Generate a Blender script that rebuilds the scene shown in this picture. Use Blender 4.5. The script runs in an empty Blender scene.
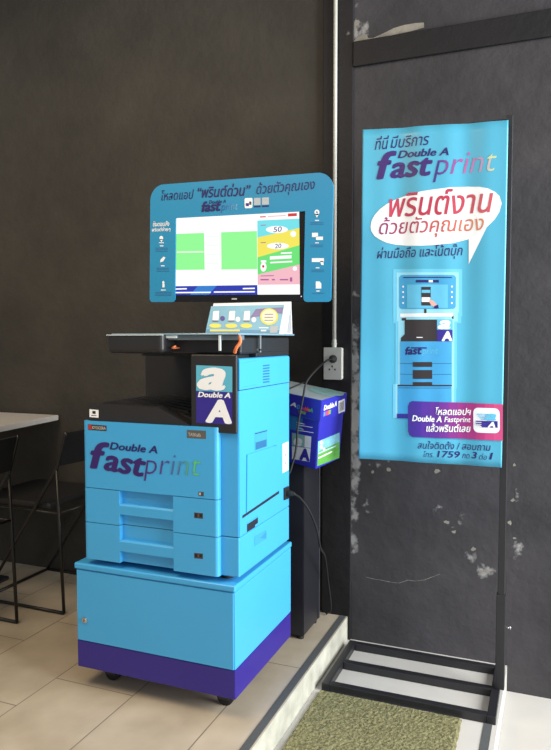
import bpy, bmesh, math, random
from mathutils import Vector, Matrix
SC = bpy.context.scene
COL = SC.collection
random.seed(7)

# ------------------------------------------------------------------ camera
FPX = 675.72
YAW, PITCH, ROLL = 0.3818, -0.0529, -0.0005
CPOS = Vector((1.5269, -1.9121, 1.2342))
_f = Vector((-math.sin(YAW)*math.cos(PITCH), math.cos(YAW)*math.cos(PITCH), math.sin(PITCH)))
_r0 = Vector((math.cos(YAW), math.sin(YAW), 0)); _u0 = _r0.cross(_f)
_r = _r0*math.cos(ROLL) + _u0*math.sin(ROLL); _u = -_r0*math.sin(ROLL) + _u0*math.cos(ROLL)
cam = bpy.data.cameras.new('camera'); cam_o = bpy.data.objects.new('camera', cam); COL.objects.link(cam_o)
cam.sensor_fit = 'VERTICAL'; cam.sensor_height = 24.0; cam.lens = 24.0*FPX/750.0
cam.clip_start = 0.05; cam.clip_end = 100
M4 = Matrix.Identity(4)
for i in range(3):
    M4[i][0] = _r[i]; M4[i][1] = _u[i]; M4[i][2] = -_f[i]; M4[i][3] = CPOS[i]
cam_o.matrix_world = M4
SC.camera = cam_o

# ------------------------------------------------------------------ world, lights, exposure
world = bpy.data.worlds.new('world'); SC.world = world; world.use_nodes = True
_bg = world.node_tree.nodes['Background']
_bg.inputs[0].default_value = (0.93, 0.96, 1.0, 1); _bg.inputs[1].default_value = 0.30

def area(name, loc, target, sx, sy, power, col):
    l = bpy.data.lights.new(name, 'AREA'); l.shape = 'RECTANGLE'; l.size = sx; l.size_y = sy
    l.energy = power; l.color = col
    o = bpy.data.objects.new(name, l); COL.objects.link(o); o.location = loc
    o.rotation_euler = (Vector(target) - Vector(loc)).to_track_quat('-Z', 'Y').to_euler()
    return o
area('shopfront_daylight', (4.3, -0.15, 1.8), (0.6, 0.1, 0.6), 2.3, 2.6, 370, (0.95, 0.98, 1.0))
area('ceiling_light', (-0.3, -1.3, 3.1), (-0.3, -1.2, 0), 1.3, 1.3, 62, (1.0, 0.78, 0.52))
area('entrance_daylight', (2.2, -4.2, 2.3), (0.6, 0.4, 0.8), 2.2, 2.0, 22, (0.97, 0.98, 1.0))
SC.view_settings.view_transform = 'Standard'
SC.view_settings.look = 'None'
SC.view_settings.exposure = 0.0
SC.view_settings.gamma = 1.0
SC.view_settings.use_curve_mapping = False

# ------------------------------------------------------------------ helpers
def lin(c):
    out = []
    for v in c:
        v = v/255.0
        out.append(v/12.92 if v <= 0.04045 else ((v+0.055)/1.055)**2.4)
    return (out[0], out[1], out[2], 1.0)

_mats = {}
def mat(name, rgb, rough=0.5, metal=0.0, vary=0.04, scale=18.0, spec=0.5, bump=0.0, bscale=120.0, emit=0.0, coat=0.0):
    if name in _mats: return _mats[name]
    m = bpy.data.materials.new(name); m.use_nodes = True
    nt = m.node_tree; N = nt.nodes; L = nt.links
    b = N['Principled BSDF']
    tc = N.new('ShaderNodeTexCoord')
    nz = N.new('ShaderNodeTexNoise'); nz.inputs['Scale'].default_value = scale; nz.inputs['Detail'].default_value = 5
    L.new(tc.outputs['Object'], nz.inputs['Vector'])
    rp = N.new('ShaderNodeValToRGB')
    c = lin(rgb)
    rp.color_ramp.elements[0].position = 0.3; rp.color_ramp.elements[1].position = 0.7
    rp.color_ramp.elements[0].color = tuple(x*(1-vary) for x in c[:3]) + (1,)
    rp.color_ramp.elements[1].color = tuple(min(1, x*(1+vary)) for x in c[:3]) + (1,)
    L.new(nz.outputs['Fac'], rp.inputs['Fac'])
    L.new(rp.outputs['Color'], b.inputs['Base Color'])
    b.inputs['Roughness'].default_value = rough; b.inputs['Metallic'].default_value = metal
    b.inputs['Specular IOR Level'].default_value = spec
    b.inputs['Coat Weight'].default_value = coat
    if emit:
        for l in list(b.inputs['Base Color'].links): L.remove(l)
        b.inputs['Base Color'].default_value = (0.01, 0.01, 0.01, 1)
        L.new(rp.outputs['Color'], b.inputs['Emission Color']); b.inputs['Emission Strength'].default_value = emit
    if bump:
        n2 = N.new('ShaderNodeTexNoise'); n2.inputs['Scale'].default_value = bscale; n2.inputs['Detail'].default_value = 4
        L.new(tc.outputs['Object'], n2.inputs['Vector'])
        bp = N.new('ShaderNodeBump'); bp.inputs['Strength'].default_value = bump; bp.inputs['Distance'].default_value = 0.01
        L.new(n2.outputs['Fac'], bp.inputs['Height']); L.new(bp.outputs['Normal'], b.inputs['Normal'])
    _mats[name] = m
    return m

def build(name, bm, mats, parent=None, smooth=False):
    me = bpy.data.meshes.new(name)
    bm.normal_update(); bm.to_mesh(me); bm.free()
    for m in (mats if isinstance(mats, (list, tuple)) else [mats]): me.materials.append(m)
    if smooth:
        for p in me.polygons: p.use_smooth = True
    o = bpy.data.objects.new(name, me); COL.objects.link(o)
    if parent:
        o.parent = parent
        w = world_loc(parent)
        me.transform(Matrix.Translation(-w))
    return o
_wl = {}
def world_loc(o):
    v = Vector(o.location)
    while o.parent: o = o.parent; v = v + Vector(o.location)
    return v
def thing(name, label, cat, loc, group=None):
    o = bpy.data.objects.new(name, None); COL.objects.link(o); o.location = loc
    o.empty_display_size = 0.05
    o['label'] = label; o['category'] = cat
    if group: o['group'] = group
    return o
def tag(o, label, cat, group=None):
    o['label'] = label; o['category'] = cat
    if group: o['group'] = group
    return o
def rebase(o, base):                      # puts a mesh object's origin at its base
    o.data.transform(Matrix.Translation(-Vector(base))); o.location = base
    return o
def struct(name, bm, mats):
    o = build(name, bm, mats); o['kind'] = 'structure'
    return o

def box(bm, x0, x1, y0, y1, z0, z1, bev=0.0, seg=2, mi=0, edges=None):
    vs = [bm.verts.new((x, y, z)) for z in (z0, z1) for y in (y0, y1) for x in (x0, x1)]
    fs = [(0, 2, 3, 1), (4, 5, 7, 6), (0, 1, 5, 4), (2, 6, 7, 3), (0, 4, 6, 2), (1, 3, 7, 5)]
    faces = [bm.faces.new([vs[i] for i in f]) for f in fs]
    for f in faces: f.material_index = mi
    if bev > 0:
        es = set(e for f in faces for e in f.edges)
        if edges: es = [e for e in es if edges((e.verts[0].co+e.verts[1].co)/2, (e.verts[1].co-e.verts[0].co))]
        r = bmesh.ops.bevel(bm, geom=list(es), offset=bev, segments=seg, profile=0.5, affect='EDGES')
        for f in r['faces']: f.material_index = mi
    return faces
def prism(bm, pts, axis, a, b, mi=0):
    """polygon pts (2-D) extruded along axis from a to b; axis 'y': pts=(x,z); 'x': pts=(y,z); 'z': pts=(x,y)"""
    def P(p, t):
        return {'y': (p[0], t, p[1]), 'x': (t, p[0], p[1]), 'z': (p[0], p[1], t)}[axis]
    A = [bm.verts.new(P(p, a)) for p in pts]; B = [bm.verts.new(P(p, b)) for p in pts]
    n = len(pts)
    fs = [bm.faces.new(A), bm.faces.new(B[::-1])]
    for i in range(n): fs.append(bm.faces.new((A[i], B[i], B[(i+1) % n], A[(i+1) % n])))
    for f in fs: f.material_index = mi
    bmesh.ops.recalc_face_normals(bm, faces=fs)
def tube(bm, pts, r, n=10, mi=0, cap=True):
    pts = [Vector(p) for p in pts]; rings = []
    up = None
    for i, p in enumerate(pts):
        a = pts[max(0, i-1)]; b = pts[min(len(pts)-1, i+1)]
        d = (b-a).normalized()
        if up is None: up = Vector((0, 0, 1)) if abs(d.z) < 0.9 else Vector((1, 0, 0))
        s = d.cross(up).normalized(); up = s.cross(d).normalized()
        rr = r[i] if isinstance(r, (list, tuple)) else r
        rings.append([bm.verts.new(p + (s*math.cos(t)+up*math.sin(t))*rr) for t in [2*math.pi*k/n for k in range(n)]])
    fs = []
    for i in range(len(rings)-1):
        for k in range(n):
            fs.append(bm.faces.new((rings[i][k], rings[i][(k+1) % n], rings[i+1][(k+1) % n], rings[i+1][k])))
    if cap:
        fs.append(bm.faces.new(rings[0][::-1])); fs.append(bm.faces.new(rings[-1]))
    for f in fs: f.material_index = mi; f.smooth = True
    bmesh.ops.recalc_face_normals(bm, faces=fs)
def spline(P, n=8):
    P = [Vector(p) for p in P]; out = []
    Q = [P[0]*2-P[1]] + P + [P[-1]*2-P[-2]]
    for i in range(1, len(Q)-2):
        for k in range(n):
            t = k/n
            a, b, c, d = Q[i-1], Q[i], Q[i+1], Q[i+2]
            out.append(0.5*((2*b)+(c-a)*t+(2*a-5*b+4*c-d)*t*t+(3*b-a-3*c+d)*t**3))
    out.append(P[-1]); return out
def lathe(bm, c, axis, prof, n=20, mi=0):
    c = Vector(c); ax = Vector(axis).normalized()
    s = ax.orthogonal().normalized(); t = ax.cross(s)
    rings = [[bm.verts.new(c+ax*h+(s*math.cos(2*math.pi*k/n)+t*math.sin(2*math.pi*k/n))*r) for k in range(n)] for h, r in prof]
    fs = []
    for i in range(len(rings)-1):
        for k in range(n): fs.append(bm.faces.new((rings[i][k], rings[i][(k+1) % n], rings[i+1][(k+1) % n], rings[i+1][k])))
    fs += [bm.faces.new(rings[0][::-1]), bm.faces.new(rings[-1])]
    for f in fs: f.material_index = mi
    bmesh.ops.recalc_face_normals(bm, faces=fs)

# a ray through a point of the 551 x 750 frame, met with a real plane of the scene
def ray(px, py): return _f + _r*((px-275.5)/FPX) - _u*((py-375)/FPX)

class Surf:
    """a flat surface: origin O, in-plane axes U and V, outward normal N"""
    def __init__(s, O, U, V, wave=None):
        s.O = Vector(O); s.U = Vector(U).normalized(); s.V = Vector(V).normalized()
        s.N = s.U.cross(s.V).normalized(); s.wave = wave
        if s.N.dot(CPOS - s.O) < 0: s.N = -s.N
    def px(s, x, y):
        d = ray(x, y); t = (s.O-CPOS).dot(s.N)/d.dot(s.N); p = CPOS+d*t-s.O
        return (p.dot(s.U), p.dot(s.V))
    def at(s, u, v, h=0.0):
        w = s.wave(u, v) if s.wave else 0.0
        return s.O + s.U*u + s.V*v + s.N*(h+w)

_tc = {}
def text2d(body, bold, shear):
    k = (body, bold, shear)
    if k in _tc: return _tc[k]
    c = bpy.data.curves.new('text', 'FONT'); c.body = body; c.size = 1; c.offset = bold; c.shear = shear; c.resolution_u = 3
    o = bpy.data.objects.new('text', c); COL.objects.link(o)
    dg = bpy.context.evaluated_depsgraph_get(); dg.update()
    me = bpy.data.meshes.new_from_object(o.evaluated_get(dg))
    V = [(v.co.x, v.co.y) for v in me.vertices]; F = [tuple(p.vertices) for p in me.polygons]
    bpy.data.objects.remove(o); bpy.data.curves.remove(c); bpy.data.meshes.remove(me)
    _tc[k] = (V, F); return _tc[k]

class Print:
    """flat printed shapes laid on a Surf, collected into one mesh"""
    def __init__(s, surf): s.s = surf; s.bm = bmesh.new(); s.mats = []
    def mi(s, m):
        if m not in s.mats: s.mats.append(m)
        return s.mats.index(m)
    def poly(s, uv, m, h=0.0006):
        vs = [s.bm.verts.new(s.s.at(u, v, h)) for u, v in uv]
        f = s.bm.faces.new(vs); f.material_index = s.mi(m); f.normal_update()
        if f.normal.dot(s.s.N) < 0: f.normal_flip()
        return f
    def ppoly(s, pts, m, h=0.0006): return s.poly([s.s.px(*p) for p in pts], m, h)
    def strips(s, top, bot, m, h=0.0006):
        """area between two polylines with equal counts (uv)"""
        Q = lambda p, q, t: (p[0]+(q[0]-p[0])*t, p[1]+(q[1]-p[1])*t)
        for i in range(len(top)-1):
            mm = m[i*len(m)//(len(top)-1)] if isinstance(m, list) else m
            k = max(1, math.ceil(abs(top[i+1][0]-top[i][0])/0.006)) if s.s.wave else 1
            for j in range(k):
                a, b = j/k, (j+1)/k
                s.poly([Q(bot[i], bot[i+1], a), Q(bot[i], bot[i+1], b), Q(top[i], top[i+1], b), Q(top[i], top[i+1], a)], mm, h)
    def quad(s, tl, tr, br, bl, m, h=0.0006, n=1):
        a, b, c, d = [s.s.px(*p) for p in (tl, tr, br, bl)]
        L = lambda p, q, t: (p[0]+(q[0]-p[0])*t, p[1]+(q[1]-p[1])*t)
        s.strips([L(a, b, i/n) for i in range(n+1)], [L(d, c, i/n) for i in range(n+1)], m, h)
    def rect(s, x0, y0, x1, y1, m, h=0.0006, n=1, sl=0.0):
        """pixel box whose top and bottom edges drop by sl px from left to right"""
        s.quad((x0, y0), (x1, y0+sl), (x1, y1+sl), (x0, y1), m, h, n)
    def rrect(s, tl, tr, br, bl, r, m, h=0.0006, corners=(1, 1, 1, 1)):
        P = [Vector(s.s.px(*p)) for p in (tl, tr, br, bl)]; out = []
        if s.s.wave:                      # columns, so that the shape follows the folds
            w = (P[1]-P[0]).length; ts = sorted(set([k/8 for k in range(9)] + [min(1, r/w*(1-math.cos(math.pi/2*k/6))) for k in range(7)] + [max(0, 1-r/w*(1-math.cos(math.pi/2*k/6))) for k in range(7)]))
            tp, bt = [], []
            for t in ts:
                d = min(t, 1-t)*w; c = 0 if d >= r else r-math.sqrt(max(0, r*r-(r-d)**2))
                a = P[0].lerp(P[1], t); b = P[3].lerp(P[2], t); tp.append((a.x, a.y-c)); bt.append((b.x, b.y+c))
            return s.strips(tp, bt, m, h)
        for i in range(4):
            p = P[i]; a = (P[i-1]-p).normalized(); b = (P[(i+1) % 4]-p).normalized()
            if not corners[i]: out.append(tuple(p)); continue
            p0 = p+a*r; p1 = p+b*r
            for k in range(6):
                t = k/5; q = p0*(1-t)**2+p*(2*t*(1-t))+p1*t*t; out.append(tuple(q))
        return s.poly(out, m, h)
    def disc(s, cx, cy, rx, ry, m, h=0.0006, n=20):
        s.ppoly([(cx+rx*math.cos(2*math.pi*k/n), cy+ry*math.sin(2*math.pi*k/n)) for k in range(n)], m, h)
    def text(s, body, bl, br, tl, m, bold=0.0, shear=0.0, h=0.0012):
        fat = max(0.0, bold)
        V, F = text2d(body, min(bold, 0.0), shear)
        xs = [v[0] for v in V]; ys = [v[1] for v in V]
        x0, x1, y0, y1 = min(xs), max(xs), min(ys), max(ys)
        A = Vector(s.s.px(*bl)); B = Vector(s.s.px(*br)); T = Vector(s.s.px(*tl))
        du = (B-A); W = du.length; du.normalize(); dv = Vector((-du.y, du.x))
        H = abs((T-A).dot(dv))
        if s.s.U.cross(s.s.V).dot(s.s.N) < 0: pass
        shifts = [(0, 0)]
        if fat > 0: shifts += [(fat, 0), (-fat, 0), (0, fat*0.7), (0, -fat*0.7), (fat*0.75, fat*0.5), (-fat*0.75, fat*0.5), (fat*0.75, -fat*0.5), (-fat*0.75, -fat*0.5)]
        X0, X1, Y0, Y1 = x0-fat, x1+fat, y0-fat*0.7, y1+fat*0.7
        for k, (ox, oy) in enumerate(shifts):
            vs = []
            for x, y in V:
                p = A+du*((x+ox-X0)/(X1-X0)*W)+dv*((y+oy-Y0)/(Y1-Y0)*H)
                vs.append(s.bm.verts.new(s.s.at(p.x, p.y, h+k*0.000012)))
            for f in F:
                try: g = s.bm.faces.new([vs[i] for i in f])
                except ValueError: continue
                if isinstance(m, list):
                    cx = sum(V[i][0] for i in f)/len(f)
                    g.material_index = s.mi(m[min(len(m)-1, int((cx-x0)/(x1-x0)*len(m)))])
                else: g.material_index = s.mi(m)
                g.normal_update()
                if g.normal.dot(s.s.N) < 0: g.normal_flip()
    def build(s, name, parent): return build(name, s.bm, s.mats, parent)

def mixc(a, b, t): return tuple(a[i]+(b[i]-a[i])*t for i in range(3))
def grad(name, stops, n, **k):
    out = []
    for i in range(n):
        t = i/(n-1)*(len(stops)-1); j = min(int(t), len(stops)-2)
        out.append(mat(f'{name}_{i}', mixc(stops[j], stops[j+1], t-j), **k))
    return out

# ------------------------------------------------------------------ materials
CYAN = mat('cyan_enamel', (66, 164, 219), 0.32, vary=0.015, scale=5)
CYAN2 = mat('cyan_vinyl', (72, 178, 230), 0.35, vary=0.015, scale=5)
PURPLE = mat('purple_enamel', (46, 32, 128), 0.35, vary=0.05, scale=9)
BLACK = mat('black_plastic', (34, 34, 36), 0.45, vary=0.08, scale=30, bump=0.05, bscale=400)
BLACKM = mat('black_steel', (30, 30, 34), 0.42, vary=0.12, scale=14, spec=0.6)
GAP = mat('dark_gap', (14, 22, 34), 0.8)
RUBBER = mat('black_rubber', (22, 22, 23), 0.7)
CHROME = mat('chrome', (200, 200, 200), 0.2, metal=1.0)
WHITE = mat('white_print', (240, 242, 244), 0.5, vary=0.01)
NAVY = mat('navy_print', (34, 30, 105), 0.45, vary=0.03)
PLUM = mat('plum_print', (58, 32, 110), 0.45, vary=0.03)
GREYW = mat('pale_grey_plastic', (205, 205, 196), 0.4, vary=0.03)

def wall_mat(name, base, dark, chip, chips, rough=0.75):
    """painted plaster: blotches, fine trowel bump, and bare chips where chips = list of (x, z, rx, rz, amount)"""
    m = bpy.data.materials.new(name); m.use_nodes = True
    nt = m.node_tree; N = nt.nodes; L = nt.links; b = N['Principled BSDF']
    geo = N.new('ShaderNodeTexCoord'); pos = geo.outputs['Object']
    n1 = N.new('ShaderNodeTexNoise'); n1.inputs['Scale'].default_value = 1.7; n1.inputs['Detail'].default_value = 8; n1.inputs['Roughness'].default_value = 0.62
    L.new(pos, n1.inputs['Vector'])
    rp = N.new('ShaderNodeValToRGB'); rp.color_ramp.elements[0].position = 0.32; rp.color_ramp.elements[1].position = 0.72
    rp.color_ramp.elements[0].color = lin(dark); rp.color_ramp.elements[1].color = lin(base)
    L.new(n1.outputs['Fac'], rp.inputs['Fac'])
    n2 = N.new('ShaderNodeTexNoise'); n2.inputs['Scale'].default_value = 16; n2.inputs['Detail'].default_value = 7; n2.inputs['Roughness'].default_value = 0.6
    L.new(pos, n2.inputs['Vector'])
    sep = N.new('ShaderNodeSeparateXYZ'); L.new(pos, sep.inputs[0])
    def math_(op, a, bb=None):
        n = N.new('ShaderNodeMath'); n.operation = op
        for i, v in enumerate((a, bb)):
            if v is None: continue
            if isinstance(v, (int, float)): n.inputs[i].default_value = v
            else: L.new(v, n.inputs[i])
        return n.outputs[0]
    tot = None
    for (cx, cz, rx, rz, amt) in chips:
        dx = math_('POWER', math_('ABSOLUTE', math_('DIVIDE', math_('SUBTRACT', sep.outputs[0], cx), rx)), 2)
        dz = math_('POWER', math_('ABSOLUTE', math_('DIVIDE', math_('SUBTRACT', sep.outputs[2], cz), rz)), 2)
        e = math_('MULTIPLY', math_('MAXIMUM', math_('SUBTRACT', 1.0, math_('ADD', dx, dz)), 0.0), amt)
        tot = e if tot is None else math_('MAXIMUM', tot, e)
    if tot is not None:
        v = math_('ADD', n2.outputs['Fac'], tot)
        r2 = N.new('ShaderNodeValToRGB'); r2.color_ramp.elements[0].position = 0.74; r2.color_ramp.elements[1].position = 0.86
        L.new(v, r2.inputs['Fac'])
        mx = N.new('ShaderNodeMix'); mx.data_type = 'RGBA'
        L.new(r2.outputs['Color'], mx.inputs[0]); L.new(rp.outputs['Color'], mx.inputs[6]); mx.inputs[7].default_value = lin(chip)
        L.new(mx.outputs[2], b.inputs['Base Color'])
    else: L.new(rp.outputs['Color'], b.inputs['Base Color'])
    b.inputs['Roughness'].default_value = rough; b.inputs['Specular IOR Level'].default_value = 0.3
    bp = N.new('ShaderNodeBump'); bp.inputs['Strength'].default_value = 0.25; bp.inputs['Distance'].default_value = 0.02
    L.new(n2.outputs['Fac'], bp.inputs['Height']); L.new(bp.outputs['Normal'], b.inputs['Normal'])
    return m
W_LEFT = wall_mat('brown_plaster', (72, 68, 61), (52, 49, 44), (110, 106, 98), [(-0.35, 2.25, 0.16, 0.10, 0.10), (0.1, 2.28, 0.2, 0.2, 0.07)])
W_RIGHT = wall_mat('charcoal_plaster', (76, 73, 76), (50, 48, 50), (150, 148, 146),
    [(0.745, 0.85, 0.05, 0.75, 0.40), (0.80, 0.45, 0.12, 0.14, 0.17), (0.86, 0.70, 0.20, 0.04, 0.18), (1.05, 0.72, 0.10, 0.05, 0.2),
     (1.10, 0.52, 0.08, 0.08, 0.2), (1.22, 0.50, 0.10, 0.10, 0.22), (1.30, 0.27, 0.08, 0.06, 0.2), (1.24, 0.33, 0.06, 0.06, 0.24),
     (1.43, 0.42, 0.05, 0.14, 0.26), (1.42, 0.60, 0.05, 0.08, 0.22), (0.76, 2.52, 0.06, 0.18, 0.3)])
W_PIL = wall_mat('black_band_paint', (33, 31, 33), (26, 25, 27), (120, 116, 110), [(0.742, 0.75, 0.015, 0.7, 0.2), (0.72, 2.45, 0.06, 0.2, 0.12)], 0.6)

def tile_mat():
    m = bpy.data.materials.new('beige_floor_tiles'); m.use_nodes = True
    nt = m.node_tree; N = nt.nodes; L = nt.links; b = N['Principled BSDF']
    tc = N.new('ShaderNodeTexCoord'); sep = N.new('ShaderNodeSeparateXYZ'); L.new(tc.outputs['Object'], sep.inputs[0])
    def mt(op, a, bb=None):
        n = N.new('ShaderNodeMath'); n.operation = op
        for i, v in enumerate((a, bb)):
            if v is None: continue
            if isinstance(v, (int, float)): n.inputs[i].default_value = v
            else: L.new(v, n.inputs[i])
        return n.outputs[0]
    TW, TL = 0.33, 0.6
    u = mt('DIVIDE', mt('ADD', sep.outputs[0], 0.112), TW); ci = mt('FLOOR', u); fu = mt('FRACT', u)
    v = mt('DIVIDE', mt('SUBTRACT', mt('SUBTRACT', sep.outputs[1], 0.02), mt('MULTIPLY', ci, 0.2)), TL); ri = mt('FLOOR', v); fv = mt('FRACT', v)
    du = mt('MULTIPLY', mt('MINIMUM', fu, mt('SUBTRACT', 1.0, fu)), TW); dv = mt('MULTIPLY', mt('MINIMUM', fv, mt('SUBTRACT', 1.0, fv)), TL)
    d = mt('MINIMUM', du, dv); g = mt('LESS_THAN', d, 0.0022)
    cmb = N.new('ShaderNodeCombineXYZ'); L.new(ci, cmb.inputs[0]); L.new(ri, cmb.inputs[1])
    wn = N.new('ShaderNodeTexWhiteNoise'); L.new(cmb.outputs[0], wn.inputs['Vector'])
    nz = N.new('ShaderNodeTexNoise'); nz.inputs['Scale'].default_value = 5; nz.inputs['Detail'].default_value = 7; L.new(tc.outputs['Object'], nz.inputs['Vector'])
    rp = N.new('ShaderNodeValToRGB'); rp.color_ramp.elements[0].position = 0.3; rp.color_ramp.elements[1].position = 0.75
    rp.color_ramp.elements[0].color = lin((160, 147, 126)); rp.color_ramp.elements[1].color = lin((192, 179, 158))
    L.new(mt('ADD', mt('MULTIPLY', nz.outputs['Fac'], 0.85), mt('MULTIPLY', wn.outputs['Value'], 0.15)), rp.inputs['Fac'])
    mx = N.new('ShaderNodeMix'); mx.data_type = 'RGBA'; L.new(g, mx.inputs[0]); L.new(rp.outputs['Color'], mx.inputs[6]); mx.inputs[7].default_value = lin((116, 107, 95))
    L.new(mx.outputs[2], b.inputs['Base Color'])
    b.inputs['Roughness'].default_value = 0.36
    bp = N.new('ShaderNodeBump'); bp.inputs['Strength'].default_value = 0.4; bp.inputs['Distance'].default_value = 0.002; bp.invert = True
    L.new(g, bp.inputs['Height']); L.new(bp.outputs['Normal'], b.inputs['Normal'])
    return m
TILE = tile_mat()
RISER = mat('worn_white_riser', (178, 176, 162), 0.7, vary=0.2, scale=14, bump=0.1)
LOWF = mat('white_floor_tiles', (188, 184, 177), 0.45, vary=0.05, scale=6)
STRIP = mat('grey_grit_strip', (74, 76, 76), 0.8, vary=0.15, scale=200)

# ------------------------------------------------------------------ the setting
SX, WY = 0.725, 0.957
bm = bmesh.new(); box(bm, -4.2, 0.62, 0.965, 1.12, -0.32, 3.7); struct('wall_back', bm, W_LEFT)
bm = bmesh.new(); box(bm, 0.62, 3.6, WY, 1.12, -0.32, 3.7); wr = struct('wall_right', bm, W_RIGHT)
bm = bmesh.new(); box(bm, 0.602, 0.737, 0.945, WY-0.0005, -0.11, 3.7, 0.003); struct('trim_1', bm, W_PIL)
bm = bmesh.new(); box(bm, 0.7375, 3.6, 0.940, WY-0.0005, 2.393, 2.497, 0.003); struct('trim_2', bm, W_PIL)
bm = bmesh.new(); box(bm, -4.2, SX-0.002, -4.5, 0.964, -0.02, 0.0)
floor = struct('floor', bm, TILE)
bm = bmesh.new(); box(bm, -4.2, SX, -4.5, 0.944, -0.34, -0.0202)
box(bm, SX-0.0018, SX, -4.5, 0.944, -0.0202, 0.0)
struct('trim_3', bm, RISER)
bm = bmesh.new(); box(bm, SX-0.034, SX-0.006, -4.5, 0.944, 0.0, 0.0022, 0.0008); struct('trim_4', bm, STRIP)
# middle landing and the lower floor beyond its edge
bm = bmesh.new()
prism(bm, [(SX+0.0005, -4.5), (1.10, -4.5), (1.398, WY-0.001), (SX+0.0005, WY-0.001)][0:0] or [(SX+0.0005, -4.5), (1.315, -4.5), (1.400, WY-0.001), (SX+0.0005, WY-0.001)], 'z', -0.34, -0.105)
struct('floor_middle', bm, LOWF)
bm = bmesh.new()
prism(bm, [(1.300, -4.5), (1.328, -4.5), (1.376, 0.5), (1.348, 0.5)], 'z', -0.105, -0.1028)
struct('trim_5', bm, STRIP)
bm = bmesh.new()
prism(bm, [(1.3155, -4.5), (3.6, -4.5), (3.6, WY-0.001), (1.4005, WY-0.001)], 'z', -0.34, -0.212)
struct('floor_lower', bm, LOWF)
# crack and bare-plaster scars standing on the right wall
PW = Surf((0, WY, 0), (1, 0, 0), (0, 0, 1))
pr = Print(PW); CHIP = mat('bare_plaster', (138, 133, 122), 0.9, vary=0.2, scale=30)
def crack(pts, w):
    q = [PW.px(*p) for p in pts]
    for i in range(len(q)-1):
        a, b = Vector(q[i]), Vector(q[i+1]); d = (b-a).normalized(); n = Vector((-d.y, d.x))*w*(0.5+random.random())
        pr.poly([a-n, b-n*0.7, b+n, a+n*0.6], CHIP, 0.0005)
crack([(366, 577), (374, 579), (381, 580), (390, 582), (399, 583), (408, 580), (414, 581), (424, 580), (432, 577), (440, 574)], 0.0013)
pr.ppoly([(352, 42), (360, 36), (367, 34), (368, 38), (373, 38), (384, 33), (394, 28), (404, 25), (416, 23), (424, 22.6), (424, 27.6), (412, 31), (395, 34.6), (376, 39), (360, 42)], CHIP, 0.0005)
pr.ppoly([(351.5, 41), (353, 27), (355, 20), (359, 20), (360, 22.4), (355.4, 27), (355, 34), (354, 41)], CHIP, 0.0005)
for cx, cy, s in ((474, 549, 5), (486, 571, 5), (481, 572, 4), (447, 522, 5), (454, 532, 4), (510, 523, 5), (514, 538, 4), (513, 500, 4), (437, 471, 5), (388, 470, 4), (373, 472, 3), (514, 465, 3)):
    n = 9
    pr.ppoly([(cx+s*(0.25+random.random()*0.5)*math.cos(2*math.pi*k/n), cy+s*(0.2+random.random()*0.45)*math.sin(2*math.pi*k/n)) for k in range(n)], CHIP, 0.0005)
pr.build('plaster_scars', wr)

# ------------------------------------------------------------------ floor mat
def mat_floor():
    m = bpy.data.materials.new('olive_coil_mat'); m.use_nodes = True
    nt = m.node_tree; N = nt.nodes; L = nt.links; b = N['Principled BSDF']
    tc = N.new('ShaderNodeTexCoord')
    n = N.new('ShaderNodeTexNoise'); n.inputs['Scale'].default_value = 110; n.inputs['Detail'].default_value = 6; L.new(tc.outputs['Object'], n.inputs['Vector'])
    r = N.new('ShaderNodeValToRGB'); r.color_ramp.elements[0].position = 0.3; r.color_ramp.elements[1].position = 0.7
    r.color_ramp.elements[0].color = lin((80, 77, 46)); r.color_ramp.elements[1].color = lin((140, 135, 95))
    L.new(n.outputs['Fac'], r.inputs['Fac']); L.new(r.outputs['Color'], b.inputs['Base Color']); b.inputs['Roughness'].default_value = 0.95
    bp = N.new('ShaderNodeBump'); bp.inputs['Distance'].default_value = 0.01; L.new(n.outputs['Fac'], bp.inputs['Height']); L.new(bp.outputs['Normal'], b.inputs['Normal'])
    return m
bm = bmesh.new()
nx, ny = 60, 120; X0, X1, Y0, Y1 = 0.748, 1.275, -0.95, 0.475
g = [[bm.verts.new((X0+(X1-X0)*i/nx+0.002*random.uniform(-1, 1)*(i in (0, nx)), Y0+(Y1-Y0)*j/ny+0.002*random.uniform(-1, 1)*(j in (0, ny)), -0.1045+(0.011+random.uniform(0, 0.003))*(0 < i < nx and 0 < j < ny))) for j in range(ny+1)] for i in range(nx+1)]
for i in range(nx):
    for j in range(ny): bm.faces.new((g[i][j], g[i+1][j], g[i+1][j+1], g[i][j+1]))
o = rebase(build('floor_mat', bm, mat_floor()), (1.01, -0.24, -0.1045))
tag(o, 'olive green looped coil doormat lying on the landing below the raised floor', 'mat')

# ------------------------------------------------------------------ storage cabinet under the printer
CW, CD = 0.62, 0.509
cab = thing('storage_cabinet', 'low cyan steel cabinet with dark purple plinth band on castors under the copier', 'cabinet', (0.31, 0.25, 0))
bm = bmesh.new(); box(bm, 0.001, CW-0.001, 0.002, CD, 0.1725, 0.4265, 0.003); body = build('carcass', bm, CYAN, cab)
bm = bmesh.new(); box(bm, 0.001, CW-0.001, 0.001, CD, 0.0749, 0.1715, 0.003); build('plinth_band', bm, PURPLE, cab)
bm = bmesh.new(); box(bm, -0.004, CW+0.002, -0.005, CD+0.003, 0.4285, 0.4498, 0.005, 3); build('top_panel', bm, CYAN, cab)
bm = bmesh.new(); box(bm, 0.006, CW-0.006, 0.004, CD-0.004, 0.4262, 0.429); build('shadow_gap', bm, GAP, cab)
bm = bmesh.new(); box(bm, 0.004, CW-0.006, -0.0015, 0.003, 0.1735, 0.4245, 0.0015); door = build('door', bm, CYAN, cab)
kx, _, kz = CPOS + ray(85, 619.8)*((-0.0015-CPOS.y)/ray(85, 619.8).y)
bm = bmesh.new(); lathe(bm, (kx, -0.0015, kz), (0, -1, 0), [(0, 0.011), (0.004, 0.011), (0.006, 0.008), (0.006, 0.0)], 20)
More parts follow.
